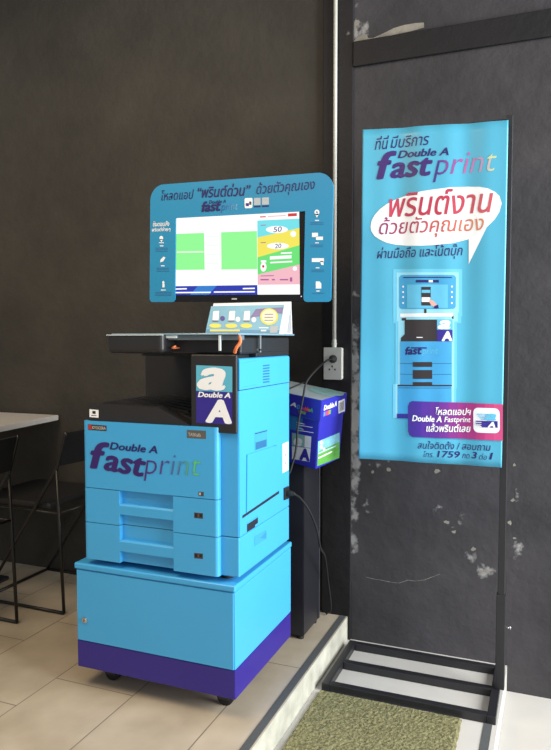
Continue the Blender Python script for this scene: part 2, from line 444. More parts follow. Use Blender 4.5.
lk = build('lock', bm, CHROME, door)
bm = bmesh.new(); box(bm, kx-0.001, kx+0.001, -0.0082, -0.007, kz-0.005, kz+0.005); build('keyhole', bm, GAP, lk)
for cx in (0.088, 0.542):
    for cy in (0.092, 0.44):
        bm = bmesh.new(); box(bm, cx-0.028, cx+0.028, cy-0.026, cy+0.026, 0.062, 0.0755, 0.003)
        for s_ in (-1, 1): box(bm, cx-0.024, cx+0.020, cy+s_*0.017-0.002, cy+s_*0.017+0.002, 0.024, 0.063, 0.001)
        cs = build('caster', bm, BLACKM, cab)
        bm = bmesh.new(); lathe(bm, (cx, cy-0.014, 0.0305), (0, 1, 0), [(0, 0.022), (0.003, 0.030), (0.025, 0.030), (0.028, 0.022)], 26)
        build('wheel', bm, RUBBER, cs)

# ------------------------------------------------------------------ the copier
PX0, PXF, PX1 = 0.042, 0.563, 0.6265
YF, YB = 0.0185, 0.470
Z0, Z1, Z1b, ZD, Z2, Z3 = 0.4705, 0.6005, 0.7214, 0.954, 1.072, 1.1735
pr_ = thing('copier', 'cyan office copier with black scanner top standing on the cyan cabinet', 'copier', (0.334, 0.24, 0.4498))
vert_e = lambda c, d: abs(d.z) > abs(d.x)+abs(d.y)
bm = bmesh.new()
box(bm, PX0+0.004, PX1, YF, YB, Z0, Z1-0.0015, 0.004)
build('paper_feed_base', bm, CYAN, pr_)
bm = bmesh.new()
prism(bm, [(PX0+0.004, Z1+0.0015), (PX1, Z1+0.0015), (PX1, Z2-0.0013), (0.602, Z2-0.0013), (0.602, ZD-0.001), (PX0+0.004, ZD-0.001)], 'y', YF, YB)
bmesh.ops.bevel(bm, geom=[e for e in bm.edges if abs(e.verts[0].co.z-e.verts[1].co.z) > 0.05], offset=0.003, segments=2, affect='EDGES')
build('body', bm, CYAN, pr_)
bm = bmesh.new(); box(bm, PX0+0.01, PX1-0.004, YF+0.004, YB-0.004, Z1-0.002, Z1+0.002); build('body_gap', bm, GAP, pr_)
# right column of the open output bay: blue flank, black face
bm = bmesh.new(); box(bm, 0.60, PX1, YF+0.006, YB, Z2+0.0013, Z3, 0.008, 3, edges=lambda c, d: c.z > Z3-0.01); build('side_cover', bm, CYAN, pr_)
bm = bmesh.new(); box(bm, 0.602, PX1-0.003, YF+0.008, YB-0.003, Z2-0.002, Z2+0.002); build('side_gap', bm, GAP, pr_)
bm = bmesh.new(); box(bm, 0.463, 0.6255, 0.004, YF-0.0003, 0.936, 1.186, 0.004); box(bm, 0.463, 0.599, YF-0.0003, YB-0.02, ZD+0.001, 1.186, 0.003); build('front_column', bm, BLACK, pr_)
# rear wall of the bay
bm = bmesh.new(); box(bm, 0.046, 0.4625, 0.385, YB, ZD+0.001, 1.186, 0.003); build('rear_column', bm, BLACK, pr_)
# output tray: raised left lip, sloping down to the right, ribbed top
bm = bmesh.new(); prism(bm, [(0.062, ZD+0.001), (0.462, ZD-0.006+0.007), (0.455, 0.9585), (0.345, 1.006), (0.335, 1.009), (0.066, 1.009), (0.062, 1.005)], 'y', 0.002, 0.06)
prism(bm, [(0.062, ZD+0.001), (0.462, ZD+0.001), (0.46, 0.966), (0.40, 0.985), (0.13, 1.021), (0.085, 1.014), (0.062, 1.0)], 'y', 0.0602, 0.384)
for i in range(5):
    yy = 0.10+i*0.055
    prism(bm, [(0.13, 1.0205), (0.40, 0.9845), (0.40, 0.990), (0.30, 1.006), (0.16, 1.026)], 'y', yy, yy+0.012)
build('output_tray', bm, BLACK, pr_)
# scanner unit
bm = bmesh.new()
box(bm, 0.178, PX1, 0.035, YB, 1.1865, 1.2405, 0.006, 2)
box(bm, 0.178, PX1-0.001, YB-0.31, YB-0.003, Z3+0.0015, 1.19, 0.002)
build('scanner', bm, BLACK, pr_)
bm = bmesh.new()
box(bm, 0.172, 0.386, -0.04, 0.20, 1.189, 1.247, 0.014, 4, edges=lambda c, d: c.z < 1.22 and abs(d.z) < 0.02 or vert_e(c, d) and c.y < 0)
build('operation_panel', bm, BLACK, pr_)
GLASS = mat('frosted_glass_plate', (120, 150, 165), 0.12, vary=0.03, spec=0.8)
EDGE = mat('clip_and_edge_glint', (205, 215, 218), 0.2, vary=0.05)  # pale clip and trim colour, painting in the bright reflection on the glass edge
bm = bmesh.new(); box(bm, 0.178, 0.645, -0.022, YB+0.006, 1.2475, 1.2535, 0.0015)
gp = build('top_plate', bm, GLASS, pr_)
bm = bmesh.new(); box(bm, 0.388, 0.64, -0.012, 0.035, 1.2315, 1.2470, 0.002); build('plate_rail', bm, mat('grey_plate_rail', (96, 108, 114), 0.25, vary=0.06), pr_)
bm = bmesh.new(); box(bm, 0.385, 0.425, -0.018, -0.012, 1.2375, 1.2470, 0.001); build('plate_clip', bm, EDGE, pr_); bm = bmesh.new(); box(bm, 0.575, 0.582, -0.02, -0.012, 1.198, 1.2470, 0.001); build('plate_clip', bm, EDGE, pr_)
bm = bmesh.new(); box(bm, 0.172, 0.3885, -0.0425, -0.038, 1.2465, 1.2495, 0.0008); build('panel_trim', bm, EDGE, pr_)
bm = bmesh.new(); box(bm, 0.634, 0.641, 0.16, 0.168, 1.19, 1.2470, 0.001); box(bm, 0.625, 0.641, 0.16, 0.168, 1.195, 1.203, 0.001); build('plate_bracket', bm, mat('grey_bracket', (120, 124, 126), 0.4), pr_)
ORANGE = mat('orange_strap', (220, 120, 70), 0.5)
bm = bmesh.new(); tube(bm, spline([(0.640, -0.006, 1.246), (0.645, -0.008, 1.226), (0.632, -0.01, 1.207), (0.622, 0.0, 1.192)]), 0.0055, 8); build('strap', bm, ORANGE, pr_)
bm = bmesh.new(); tube(bm, [(0.404, -0.011, 1.206), (0.412, -0.013, 1.209), (0.418, -0.011, 1.213)], 0.003, 8); tube(bm, [(0.404, -0.011, 1.206), (0.404, 0.036, 1.206)], 0.003, 8); build('release_tab', bm, ORANGE, pr_)
# front door
bm = bmesh.new(); box(bm, PX0, PXF, -0.0035, YF-0.0005, Z1b+0.0012, ZD, 0.013, 4, edges=lambda c, d: vert_e(c, d) and c.y < 0.005)
fd = build('front_door', bm, CYAN, pr_)
bm = bmesh.new(); box(bm, PX0+0.012, PXF-0.006, 0.0165, YF+0.001, Z0+0.006, ZD-0.004); build('front_gap', bm, GAP, pr_)
# two paper drawers, each with a recessed pull and a bar across it
PF = Surf((0, -0.0035, 0), (1, 0, 0), (0, 0, 1))
hx0 = PF.px(119.5, 520)[0]; hx1 = PF.px(173.2, 520)[0]
def drawer(z0, z1, label_px):
    bm = bmesh.new(); y0, y1 = -0.0035, YF-0.0008
    fr = lambda c, d: vert_e(c, d) and c.y < 0.005 and (c.x < PX0+0.001 or c.x > PXF-0.001)
    box(bm, PX0, hx0, y0, y1, z0, z1, 0.012, 4, edges=fr)
    box(bm, hx1, PXF, y0, y1, z0, z1, 0.012, 4, edges=fr)
    h = z1-z0
    box(bm, hx0-0.0005, hx1+0.0005, y0+0.019, y1, z0, z1)                     # pocket back
    d = build('drawer', bm, CYAN, pr_)
    bm = bmesh.new(); zb0, zb1 = z0+h*0.32, z0+h*0.62
    prism(bm, [(y0+0.0005, zb0), (y0+0.0005, zb1-0.006), (y0+0.005, zb1), (y0+0.0195, zb1), (y0+0.0195, zb0)], 'x', hx0, hx1)
    build('pull_bar', bm, CYAN, d)
    p = Print(PF); x0, y0_, x1, y1_ = label_px
    p.rect(x0, y0_, x1, y1_, mat('grey_label', (70, 66, 70), 0.5), 0.0004, 1, 0.8)
    p.rect(x0+0.8, y0_+1, x0+3.3, y1_-1, mat('black_print', (24, 22, 24), 0.5), 0.0008, 1, 0.2)
    p.rect(x1-3.4, y0_+1.4, x1-0.8, y1_-1, mat('black_print', (24, 22, 24), 0.5), 0.0008, 1, 0.2)
    p.rect(x0+3.8, y0_+1.4, x1-4, y1_-1.2, mat('red_brown_print', (130, 70, 66), 0.5), 0.0008, 1, 0.2)
    p.build('size_label', d)
drawer(Z1+0.0012, Z1b-0.0012, (194.2, 512.4, 203, 518))
drawer(Z0+0.0012, Z1-0.0012, (194.2, 552.8, 203, 558.2))
for fx in (0.10, 0.56):
    for fy in (0.07, 0.42):
        bm = bmesh.new(); lathe(bm, (fx, fy, 0.4499), (0, 0, 1), [(0, 0.022), (0.0205, 0.02)], 18); build('foot', bm, RUBBER, pr_)
# front lettering
fastg = mat('deep_plum_print', (52, 28, 104), 0.45)
printg = grad('copier_print_grad', [(70, 40, 120), (80, 60, 140), (70, 120, 170), (90, 190, 120)], 8, rough=0.45, vary=0.01)
p = Print(PF)
p.text('Double A', (109.8, 449.4), (157.6, 453.6), (110, 442.0), NAVY, 0.028, 0.22)
p.text('f', (90.0, 468.3), (110.5, 469.6), (90.0, 441.4), fastg, 0.036, 0.22)
p.text('ast', (103.6, 470.2), (145.4, 477.8), (103.6, 451.3), fastg, 0.034, 0.20)
p.text('print', (144, 480.6), (201.7, 483.0), (144, 454.3), printg, -0.012, 0.22)
p.build('lettering', fd)
p = Print(PF); DK = mat('dark_badge', (60, 58, 58), 0.4); LG = mat('light_badge_print', (190, 186, 178), 0.4)
p.rect(88, 424.2, 106.6, 429.8, DK, 0.0005, 1, 1.4)
p.rect(88.4, 424.6, 91.8, 429.2, mat('red_print', (176, 50, 46), 0.4), 0.0009, 1, 0.3)
p.text('KYOCERA', (92.5, 429.0), (106, 429.8), (92.5, 426), LG, 0.02, 0)
p.build('maker_badge', fd)
p = Print(PF)
p.rect(187, 429.8, 206, 438.0, mat('grey_badge', (92, 90, 86), 0.4), 0.0005, 1, 1.0)
p.text('TASKalfa', (188.5, 436), (201, 436.8), (188.5, 432.6), LG, 0.01, 0)
p.build('model_badge', fd)
p = Print(PF); p.rect(198.5, 491.6, 203.8, 495.8, mat('grey_label', (70, 66, 70)), 0.0005, 1, 0.4); p.rect(199.2, 492.4, 201.0, 495.0, LG, 0.0009, 1, 0.1); p.build('status_label', fd)
PT = Surf((0, 0.002, 0), (1, 0, 0), (0, 0, 1))
p = Print(PT); p.rect(89.6, 409.2, 98.6, 417.0, WHITE, 0.0005, 1, 0.8); p.rect(92.6, 410.8, 95.8, 413.6, mat('black_print', (24, 22, 24)), 0.001, 1, 0.3); p.rect(91.5, 415, 96.6, 415.7, mat('grey_label', (70, 66, 70)), 0.001, 1, 0.3); p.build('warning_label', pr_)
# sticker on the front column
PS = Surf((0, 0.004, 0), (1, 0, 0), (0, 0, 1))
STC = mat('sticker_cyan', (92, 180, 206), 0.4, vary=0.02); STN = mat('sticker_navy', (50, 40, 140), 0.4, vary=0.02)
p = Print(PS)
p.quad((196.2, 365.2), (232.4, 366.6), (232.4, 392.2), (196.2, 390.8), STC, 0.0005)
p.quad((196.2, 390.8), (232.4, 392.2), (232.4, 424.8), (196.2, 422.8), STN, 0.0005)
p.text('a', (197.0, 389.6), (225.8, 391.4), (197.0, 366.6), WHITE, 0.05, 0.25)
p.text('Double A', (198, 397.0), (230.6, 398.2), (198, 391.6), WHITE, 0.04, 0.22)
p.text('A', (205.4, 422.6), (232.2, 424.2), (205.4, 398.8), WHITE, 0.06, 0.10)
p.build('logo_sticker', pr_)
# right flank details (plane x = PX1)
PR = Surf((PX1, 0, 0), (0, 1, 0), (0, 0, 1))
SHD = mat('cyan_recess_shade', (58, 150, 200), 0.5)  # darker copy of the cyan: recess shade painted as flat patches
bm = bmesh.new()
def flank_box(bm, pts, t0, t1, bev=0.0015):
    q = [PR.px(*a) for a in pts]
    prism(bm, q, 'x', PX1+t0, PX1+t1)
flank_box(bm, [(246.3, 454.7), (275.7, 445.3), (275.7, 491.8), (245.8, 512.4)], 0.0002, 0.004)
sd = build('side_door', bm, CYAN, pr_)
p = Print(PR)
p.ppoly([(242.3, 515.6), (279, 490.6), (279, 493.4), (242.3, 518.4)], GAP, 0.0006); p.build('door_slot', pr_); p = Print(PR)
p.ppoly([(255, 453.2), (275.9, 445.0), (275.9, 445.9), (255, 454.4)], GAP, 0.0006)
p.build('door_seam', pr_)
p = Print(PR)
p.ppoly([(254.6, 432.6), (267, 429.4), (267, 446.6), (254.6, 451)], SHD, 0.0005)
p.ppoly([(255.4, 442.6), (266.4, 439.2), (266.4, 446.2), (255.4, 450)], mat('deep_cyan_shade', (34, 96, 140), 0.6), 0.0009)  # deeper shade in the lower half of the recess, painted flat
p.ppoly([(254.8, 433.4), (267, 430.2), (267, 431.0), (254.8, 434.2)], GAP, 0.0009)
p.build('handle_recess', pr_)
p = Print(PR); p.ppoly([(246.9, 524.4), (257.8, 517.2), (257.8, 523), (255, 524.8), (255, 527), (246.9, 532.2)], GAP, 0.0007)
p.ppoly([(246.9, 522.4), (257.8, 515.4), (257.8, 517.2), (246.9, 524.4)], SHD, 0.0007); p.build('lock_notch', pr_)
p = Print(PR); p.ppoly([(254.4, 536.4), (266.2, 529.6), (266.2, 538.6), (254.4, 546.6)], SHD, 0.0006); p.ppoly([(260, 538.2), (266.2, 531.4), (266.2, 538.4)], mat('mid_cyan_shade', (48, 128, 176), 0.6), 0.001); p.build('carry_grip', pr_)  # flat grip patch, its inner shade painted as a darker wedge
p = Print(PR)
for i in range(7):
    y = 364.4+i*2.75; p.ppoly([(262.8, y+0.8), (269.4, y), (269.4, y+1.3), (262.8, y+2.1)], mat('deep_cyan_shade', (34, 96, 140)), 0.0006)  # slots are flat bars with their shade put into the colour
p.build('vent', pr_)
for a, b in (((242, 363.0), (256, 360.4)), ((243, 387.0), (256, 384.2))):
    p = Print(PR); p.ppoly([a, b, (b[0], b[1]+0.5), (a[0], a[1]+0.5)], SHD, 0.0006); p.build('cover_seam', pr_)
bm = bmesh.new(); flank_box(bm, [(282.4, 444), (288.0, 441.6), (288.0, 470.0), (282.4, 473.0)], 0.0002, 0.0012); rl = build('rating_label', bm, WHITE, pr_)
p = Print(Surf((PX1+0.0012, 0, 0), (0, 1, 0), (0, 0, 1)))
for y in (455, 463):
    p = Print(Surf((PX1+0.0012, 0, 0), (0, 1, 0), (0, 0, 1))); p.disc(285.3, y, 0.8, 0.8, mat('grey_label', (70, 66, 70)), 0.0004); p.build('printed_mark', rl)
bm = bmesh.new(); flank_box(bm, [(283.4, 488), (287.8, 486), (287.8, 498), (283.4, 500)], 0.0002, 0.006); build('power_inlet', bm, BLACK, pr_)
bm = bmesh.new(); flank_box(bm, [(238.6+0.6, 505), (241.2, 503.8), (241.2, 535.0), (239.2, 536)], 0.0001, 0.0006)
bm.free()

# ------------------------------------------------------------------ advertising display behind the copier
YS = 0.47
adv = thing('advertising_display', 'lit monitor framed by a cyan Thai instruction board above the copier', 'display', (0.39, 0.545, 0))
PB = Surf((0.39, YS, 1.62), (1, 0, -0.020), (0.020, 0, 1))
BC = mat('board_cyan', (42, 138, 182), 0.35, vary=0.02, scale=4)
def bp(x, y): return PB.px(x, y)
TL, TR = bp(149.2, 185), bp(333, 172.2); BLo = bp(153, 302.2)
x0 = bp(150, 240)[0]; x1 = bp(332.2, 240)[0]; zt = bp(240, 178.6)[1]; zb = bp(165, 302)[1]
xl = bp(175.3, 260)[0]; xr = bp(304.2, 260)[0]; zc = bp(236, 214.8)[1]
def rc(cx, cz, r, a0, a1, n=7): return [(cx+r*math.cos(math.radians(a0+(a1-a0)*k/(n-1))), cz+r*math.sin(math.radians(a0+(a1-a0)*k/(n-1)))) for k in range(n)]
R1, R2 = 0.062, 0.014
outl = rc(x0+R1, zt-R1, R1, 180, 90) + rc(x1-R1, zt-R1, R1, 90, 0) + rc(x1-R2, zb+R2, R2, 0, -90) + rc(xr+R2, zb+R2, R2, -90, -180) + [(xr, zc), (xl, zc)] + rc(xl-R2, zb+R2, R2, 0, -90) + rc(x0+R2, zb+R2, R2, -90, -180)
bm = bmesh.new()
A = [bm.verts.new(PB.at(u, v, 0.0)) for u, v in outl]; B = [bm.verts.new(PB.at(u, v, -0.006)) for u, v in outl]
for i in range(len(A)): bm.faces.new((A[i], B[i], B[(i+1) % len(A)], A[(i+1) % len(A)]))
bmesh.ops.recalc_face_normals(bm, faces=bm.faces[:])
def corner(u, ua, ub, r):                # how far a rounded corner pulls the edge in at u, between ends ua and ub
    d = min(u-ua, ub-u)
    return 0.0 if d >= r else r-math.sqrt(max(0.0, r*r-(r-d)**2))
def col_set(ua, ub, ra, lo, rlo):
    us = sorted(set([ua+(ub-ua)*k/6 for k in range(7)] + [ua+ra*(1-math.cos(math.pi/2*k/8)) for k in range(9) if ra] + [ua+rlo*k/6 for k in range(7) if rlo] + [ub-rlo*k/6 for k in range(7) if rlo]))
    return [u for u in us if ua-1e-6 <= u <= ub+1e-6]
def fill(us, ft, fb):
    for h_ in (0.0, -0.006):
        for a, b in zip(us[:-1], us[1:]):
            f = bm.faces.new([bm.verts.new(PB.at(u, v, h_)) for u, v in ((a, fb(a)), (b, fb(b)), (b, ft(b)), (a, ft(a)))])
            f.normal_update()
            if (f.normal.dot(PB.N) > 0) != (h_ == 0.0): f.normal_flip()
T_ = lambda u: zt-corner(u, x0, x1, R1)
def usamp(a, b, fine): return sorted(set([a+(b-a)*k/fine for k in range(fine+1)]))
fill(usamp(x0, xl, 40), T_, lambda u: zb+corner(u, x0, xl, R2))
fill(usamp(xl, xr, 12), T_, lambda u: zc)
fill(usamp(xr, x1, 40), T_, lambda u: zb+corner(u, xr, x1, R2))
sb = build('instruction_board', bm, BC, adv)
p = Print(PB); INK = mat('indigo_print', (28, 24, 96), 0.45)
p.text('โหลดแอป', (161.5, 200.6), (193.8, 198.8), (161.5, 190.4), INK, 0.004, 0.2); p.build('headline_lettering', sb); p = Print(PB)
p.text('“พรินต์ด่วน”', (197.5, 198.2), (250.5, 195.6), (197.5, 185.6), INK, 0.02, 0.2); p.build('headline_lettering', sb); p = Print(PB)
p.text('ด้วยตัวคุณเอง', (256.5, 197.6), (315, 192.6), (256.5, 182.8), INK, 0.004, 0.2)
p.build('headline_lettering', sb); p = Print(PB)
p.text('Double A', (209, 203.9), (226, 203.0), (209, 200.4), INK, 0.02, 0.2)
p.text('fast', (201.5, 212.2), (221, 211.0), (201.5, 201.6), INK, 0.045, 0.2)
p.text('print', (221, 213.2), (238, 212.2), (221, 203.4), grad('board_print', [(60, 70, 150), (70, 110, 180), (110, 150, 200), (120, 175, 215)], 5, rough=0.45), -0.01, 0.2)
p.build('logo_lettering', sb)
p = Print(PB); GR = mat('grey_label', (70, 66, 70))
p.rrect((244.6, 198.2), (252.6, 197.8), (252.6, 208), (244.6, 208.4), 0.007, WHITE)
p.rect(246, 203.2, 249, 206.2, mat('sticker_navy', (50, 40, 140)), 0.0012); p.rect(249.4, 201.5, 251.5, 204.8, GR, 0.0012)
p.rect(254, 198, 260.6, 205.2, mat('blank_label', (176, 184, 190), 0.5), 0.0006, 1, -0.3); p.rect(262, 197.6, 269, 204.8, mat('blank_label', (176, 184, 190), 0.5), 0.0006, 1, -0.3)
p.rect(254, 206, 260.6, 207.4, INK, 0.0006, 1, -0.3); p.rect(262, 205.6, 269, 207, INK, 0.0006, 1, -0.3)
p.build('app_label', sb)
p = Print(PB)
p.text('ขั้นตอนสั่ง', (153, 226.6), (169.4, 226.0), (153, 221.4), WHITE, 0.02, 0.1)
p.text('พรินต์ง่ายๆ', (152, 232.6), (170.6, 232.0), (152, 227.6), WHITE, 0.02, 0.1)
p.build('side_lettering', sb)
def lines(p, cx, y, w, n=3):
    p.rect(cx-w*0.3, y, cx+w*0.3, y+0.9, WHITE)
    for i in range(n): p.rect(cx-w, y+2.4+i*1.6, cx+w, y+3.0+i*1.6, mat('dim_print', (40, 100, 150)))
p = Print(PB); p.disc(161.4, 238.0, 1.9, 2.1, WHITE); p.ppoly([(159.8, 239.2), (163, 239.2), (161.4, 242.2)], WHITE); p.rect(159, 242.4, 164, 243.2, WHITE); lines(p, 161.6, 245.4, 6); p.build('pin_icon', sb)
p = Print(PB); p.ppoly([(160.2, 262.4), (160.6, 259.6), (163.6, 256.6), (165.4, 257.6), (163.2, 261.4)], WHITE); lines(p, 162.8, 265.4, 6.2); p.build('pen_icon', sb)
p = Print(PB); p.disc(163.4, 282.4, 1.2, 1.4, WHITE); p.rect(162.4, 283.6, 164.6, 287.4, WHITE); lines(p, 163.4, 289.6, 8.2, 3); p.build('printer_icon', sb)
p = Print(PB); p.disc(317, 212.4, 2.5, 2.8, WHITE); p.ppoly([(314.9, 213.8), (319.1, 213.8), (317, 217.6)], WHITE); p.disc(317, 212.2, 0.9, 1.0, BC, 0.001); lines(p, 317, 220, 6.6, 2); p.build('place_icon', sb)
p = Print(PB); p.rect(312, 232.8, 318, 237, WHITE); p.rect(316, 236.6, 323, 240, WHITE); lines(p, 317, 242.4, 6.2, 2); p.build('chat_icon', sb)
p = Print(PB); p.rect(311.8, 258.2, 324, 262.0, WHITE); p.ppoly([(320, 261), (323.4, 261), (323.8, 265), (321.4, 265)], WHITE); lines(p, 317.6, 267.4, 6.2, 2); p.build('button_icon', sb)
p = Print(PB); p.ppoly([(315.8, 281.4), (319.4, 281.4), (321.4, 283.4), (321.4, 288.6), (315.8, 288.6)], WHITE); lines(p, 318, 290.6, 6.2, 1); p.build('document_icon', sb)
# monitor just behind the board
bl_, br_, bt_ = bp(173, 260)[0]-0.014, bp(302.8, 260)[0], bp(236, 213)[1]+0.012
bb_ = bp(240, 301.3)[1]
def pbox(bm, S, u0, u1, v0, v1, h0, h1):
    vs = [bm.verts.new(S.at(u, v, h)) for h in (h0, h1) for v in (v0, v1) for u in (u0, u1)]
    fs = [bm.faces.new([vs[i] for i in f]) for f in [(0, 2, 3, 1), (4, 5, 7, 6), (0, 1, 5, 4), (2, 6, 7, 3), (0, 4, 6, 2), (1, 3, 7, 5)]]
    bmesh.ops.recalc_face_normals(bm, faces=fs)
bm = bmesh.new(); pbox(bm, PB, bl_, br_, bb_, bt_, -0.045, -0.0075); mh = build('monitor_housing', bm, mat('gloss_black', (18, 18, 22), 0.25), adv)
PM = Surf(PB.at(0, 0, -0.0075), PB.U, PB.V)
p = Print(PM)
E_ = 1.0
def em(n, c, e=E_): return mat('screen_'+n, c, 0.4, vary=0.0, emit=e, spec=0.3)
SW, SG, SB = em('white', (255, 255, 255), 1.1), em('green', (146, 250, 150), 1.0), em('blue', (40, 62, 200), 0.75)
p.quad((173.2, 218.0), (299.2, 211.2), (299.9, 294.4), (174.9, 295), SW, 0.0004)
p.quad((173.8, 234.0), (257, 231.0), (257.4, 269.2), (174.6, 270.0), SG, 0.0008)
p.rrect((204.2, 230.6), (221.2, 230.0), (221.6, 269.6), (204.8, 270.2), 0.008, SW, 0.0012)
p.rect(177, 251.4, 203.6, 253.0, em('pale', (225, 255, 225), 1.0), 0.0012, 1, -0.4)
for i in range(7): p.rect(206.5, 236+i*4.5, 219, 237+i*4.5, em('faint', (236, 250, 240), 1.0), 0.0016)
p.quad((174.8, 286.2), (257.4, 285.0), (257.6, 294.6), (174.9, 295), SB, 0.0008)
p.ppoly([(198, 286.0), (217, 285.6), (209, 294.7), (190, 294.9)], em('azure', (50, 140, 230), 0.8), 0.0011)
for a, b, y in ((176, 187, 288.4), (176, 211, 292.0), (214, 255, 291.4), (243, 255, 288.0)): p.rect(a, y, b, y+1.3, em('white', (255, 255, 255)), 0.0015, 1, -0.3)
p.build('screen', mh)
p = Print(PM)
RX = 257.6
p.quad((257.4, 220.6), (299.3, 218.6), (299.5, 228.0), (257.5, 237.6), em('cyan', (120, 236, 246), 0.9), 0.0010)
p.ppoly([(257.5, 237.6), (299.5, 228.0), (299.6, 245.2), (257.6, 257.4)], em('yellow', (250, 236, 92), 0.95), 0.0010)
p.ppoly([(257.6, 257.4), (299.6, 245.2), (299.7, 264.4), (257.7, 274.6)], em('mint', (112, 238, 128), 0.9), 0.0010)
p.ppoly([(257.7, 274.6), (299.7, 264.4), (299.8, 284.4), (257.8, 284.9)], em('pink', (250, 192, 204), 0.95), 0.0010)
RED = em('red', (230, 60, 60), 0.8); INKS = em('ink', (40, 50, 140), 0.7)
p.rect(288, 213.6, 297, 216.6, RED, 0.0014, 1, -0.5); p.rect(260, 216.4, 266, 217.6, RED, 0.0014, 1, -0.2); p.rect(268, 216, 286, 216.9, em('rose', (244, 180, 180), 0.9), 0.0014, 1, -0.8)
p.disc(277, 229.6, 11, 3.6, SW, 0.0014); p.text('50', (273.6, 232.4), (282, 231.8), (273.6, 227), INKS, 0.01, 0.1, 0.0018)
p.disc(278, 246.0, 11, 3.2, SW, 0.0014); p.text('20', (275, 248.6), (281.6, 248.0), (275, 244.0), INKS, 0.01, 0.1, 0.0018)
p.disc(293.4, 234, 2.8, 3, SW, 0.0014); p.disc(295, 268.6, 2.2, 2.2, SW, 0.0014)
p.rect(270, 256.4, 291.6, 259.6, SW, 0.0014, 1, -1.2); p.rect(281, 252.6, 292, 254.0, SW, 0.0014, 1, -0.6); p.rect(270.4, 262, 292.4, 263.4, SW, 0.0014, 1, -1.2)
p.disc(263.6, 267, 3, 4.6, SW, 0.0014); p.disc(263.4, 266.4, 1.2, 1.4, RED, 0.0018); p.rect(261, 260.4, 266.4, 262.4, SW, 0.0014)
for a, b in ((260.6, 269), (272, 275), (280, 288.4)): p.rect(a, 279.0, b, 280.4, em('mauve', (190, 100, 170), 0.8), 0.0014)
p.rect(290, 277.4, 292.4, 281.6, em('mauve', (190, 100, 170), 0.8), 0.0014)
for y, x in ((225.0, 266), (242.4, 266), (275.6, 274)): p.rect(260.8, y, x, y+0.8, em('mauve', (190, 100, 170), 0.8), 0.0014, 1, -0.3)
p.build('advert_panel', mh)
p = Print(PM); p.rect(231.8, 298.2, 237, 299.6, LG, 0.0006); p.build('monitor_mark', mh); p = Print(PM); p.disc(301.4, 296.4, 0.6, 0.6, SW, 0.001, 10); p.build('power_light', mh)
bm = bmesh.new(); tube(bm, [(0.39, 0.545, 0.012), (0.39, 0.545, 1.60)], 0.016, 14); build('support_pole', bm, BLACKM, adv)
bm = bmesh.new(); box(bm, 0.34, 0.44, 0.5146, 0.548, 1.53, 1.65, 0.003); build('mount_plate', bm, BLACKM, adv)
bm = bmesh.new(); box(bm, 0.25, 0.43, 0.52, 0.66, 0.0, 0.012, 0.003); build('base_plate', bm, BLACKM, adv)

# ------------------------------------------------------------------ brochure stand on the copier
br = thing('brochure_stand', 'printed cyan instruction card in a white tent stand on top of the copier', 'sign', (0.49, 0.40, 1.2538))
yb0, yb1, zb0, zb1 = 0.372, 0.420, 1.2538, 1.372
PC = Surf((0, yb0, zb0), (1, 0, 0), (0, yb1-yb0, zb1-zb0))
cl = [PC.px(205.2, 333.6)[0], PC.px(278.9, 333.8)[0]]; ct = [PC.px(211.2, 306)[0], PC.px(284, 306.6)[0]]
hmax = PC.px(240, 305.6)[1]
bm = bmesh.new()
prism(bm, [(yb0+0.0004, zb0), (yb0+0.003, zb0), (yb1+0.003, zb1), (yb1+0.0004, zb1)], 'x', cl[0]+0.012, cl[1]+0.028)
prism(bm, [(yb1+0.001, zb1-0.004), (yb1+0.004, zb1), (yb1+0.016, zb0), (yb1+0.013, zb0)], 'x', cl[0]+0.012, cl[1]+0.028)
prism(bm, [(yb0+0.002, zb0+0.0002), (yb0+0.002, zb0+0.002), (yb1+0.0125, zb0+0.002), (yb1+0.0125, zb0+0.0002)], 'x', cl[0]+0.012, cl[1]+0.028)
build('tent_stand', bm, WHITE, br)
p = Print(PC); CB = mat('card_blue', (112, 176, 204), 0.4, vary=0.12, scale=9)
p.poly([(cl[0], 0.0), (cl[1], 0.0), (ct[1], hmax), (ct[0], hmax)], CB, 0.0004)
p.ppoly([(256, 309), (274, 307.8), (283.4, 307.4), (282, 314), (270, 312), (262, 316), (250, 318)], mat('card_violet', (110, 100, 160), 0.4, vary=0.15), 0.0008)
p.ppoly([(206.2, 329.4), (279.6, 330.2), (279, 333.4), (205.4, 333.2)], mat('card_teal', (70, 140, 180), 0.4), 0.0008)
CY = mat('card_yellow', (232, 216, 90), 0.45)
for cx, x in ((216.4, 0), (232.4, 0), (247.4, 0)):
    p.rrect((cx-3, 311.2), (cx+3, 311), (cx+2.2, 321.4), (cx-4, 321.4), 0.004, WHITE, 0.0012)
    p.rect(cx-3.8, 320.6, cx+2.2, 321.6, GR, 0.0016); p.disc(cx-1, 325.8, 6, 2.2, CY, 0.0012)
p.disc(222.6, 318.6, 2.4, 2.6, mat('sticker_navy', (50, 40, 140)), 0.0012); p.disc(238, 319.4, 2.4, 2.6, WHITE, 0.0012); p.disc(254, 319.8, 2.4, 2.6, WHITE, 0.0012)
p.rect(210, 329.6, 240, 331.4, CY, 0.0012)
p.disc(269.2, 316.8, 9.0, 8.4, CY, 0.0012, 28); p.disc(269.2, 316.6, 7.4, 6.8, mat('card_cream', (246, 240, 200), 0.45), 0.0016, 28)
for y in (314, 317, 320): p.rect(264.6, y, 273.6, y+0.9, mat('card_violet', (110, 100, 160)), 0.002)
p.rrect((270.6, 326), (278.2, 326), (277.4, 333), (269.8, 333), 0.002, mat('blank_label', (176, 184, 190)), 0.0012)
p.rect(259, 327.4, 268.6, 328.4, WHITE, 0.0012); p.rect(261, 330.0, 266.4, 331.4, WHITE, 0.0012)
p.build('printed_card', br)

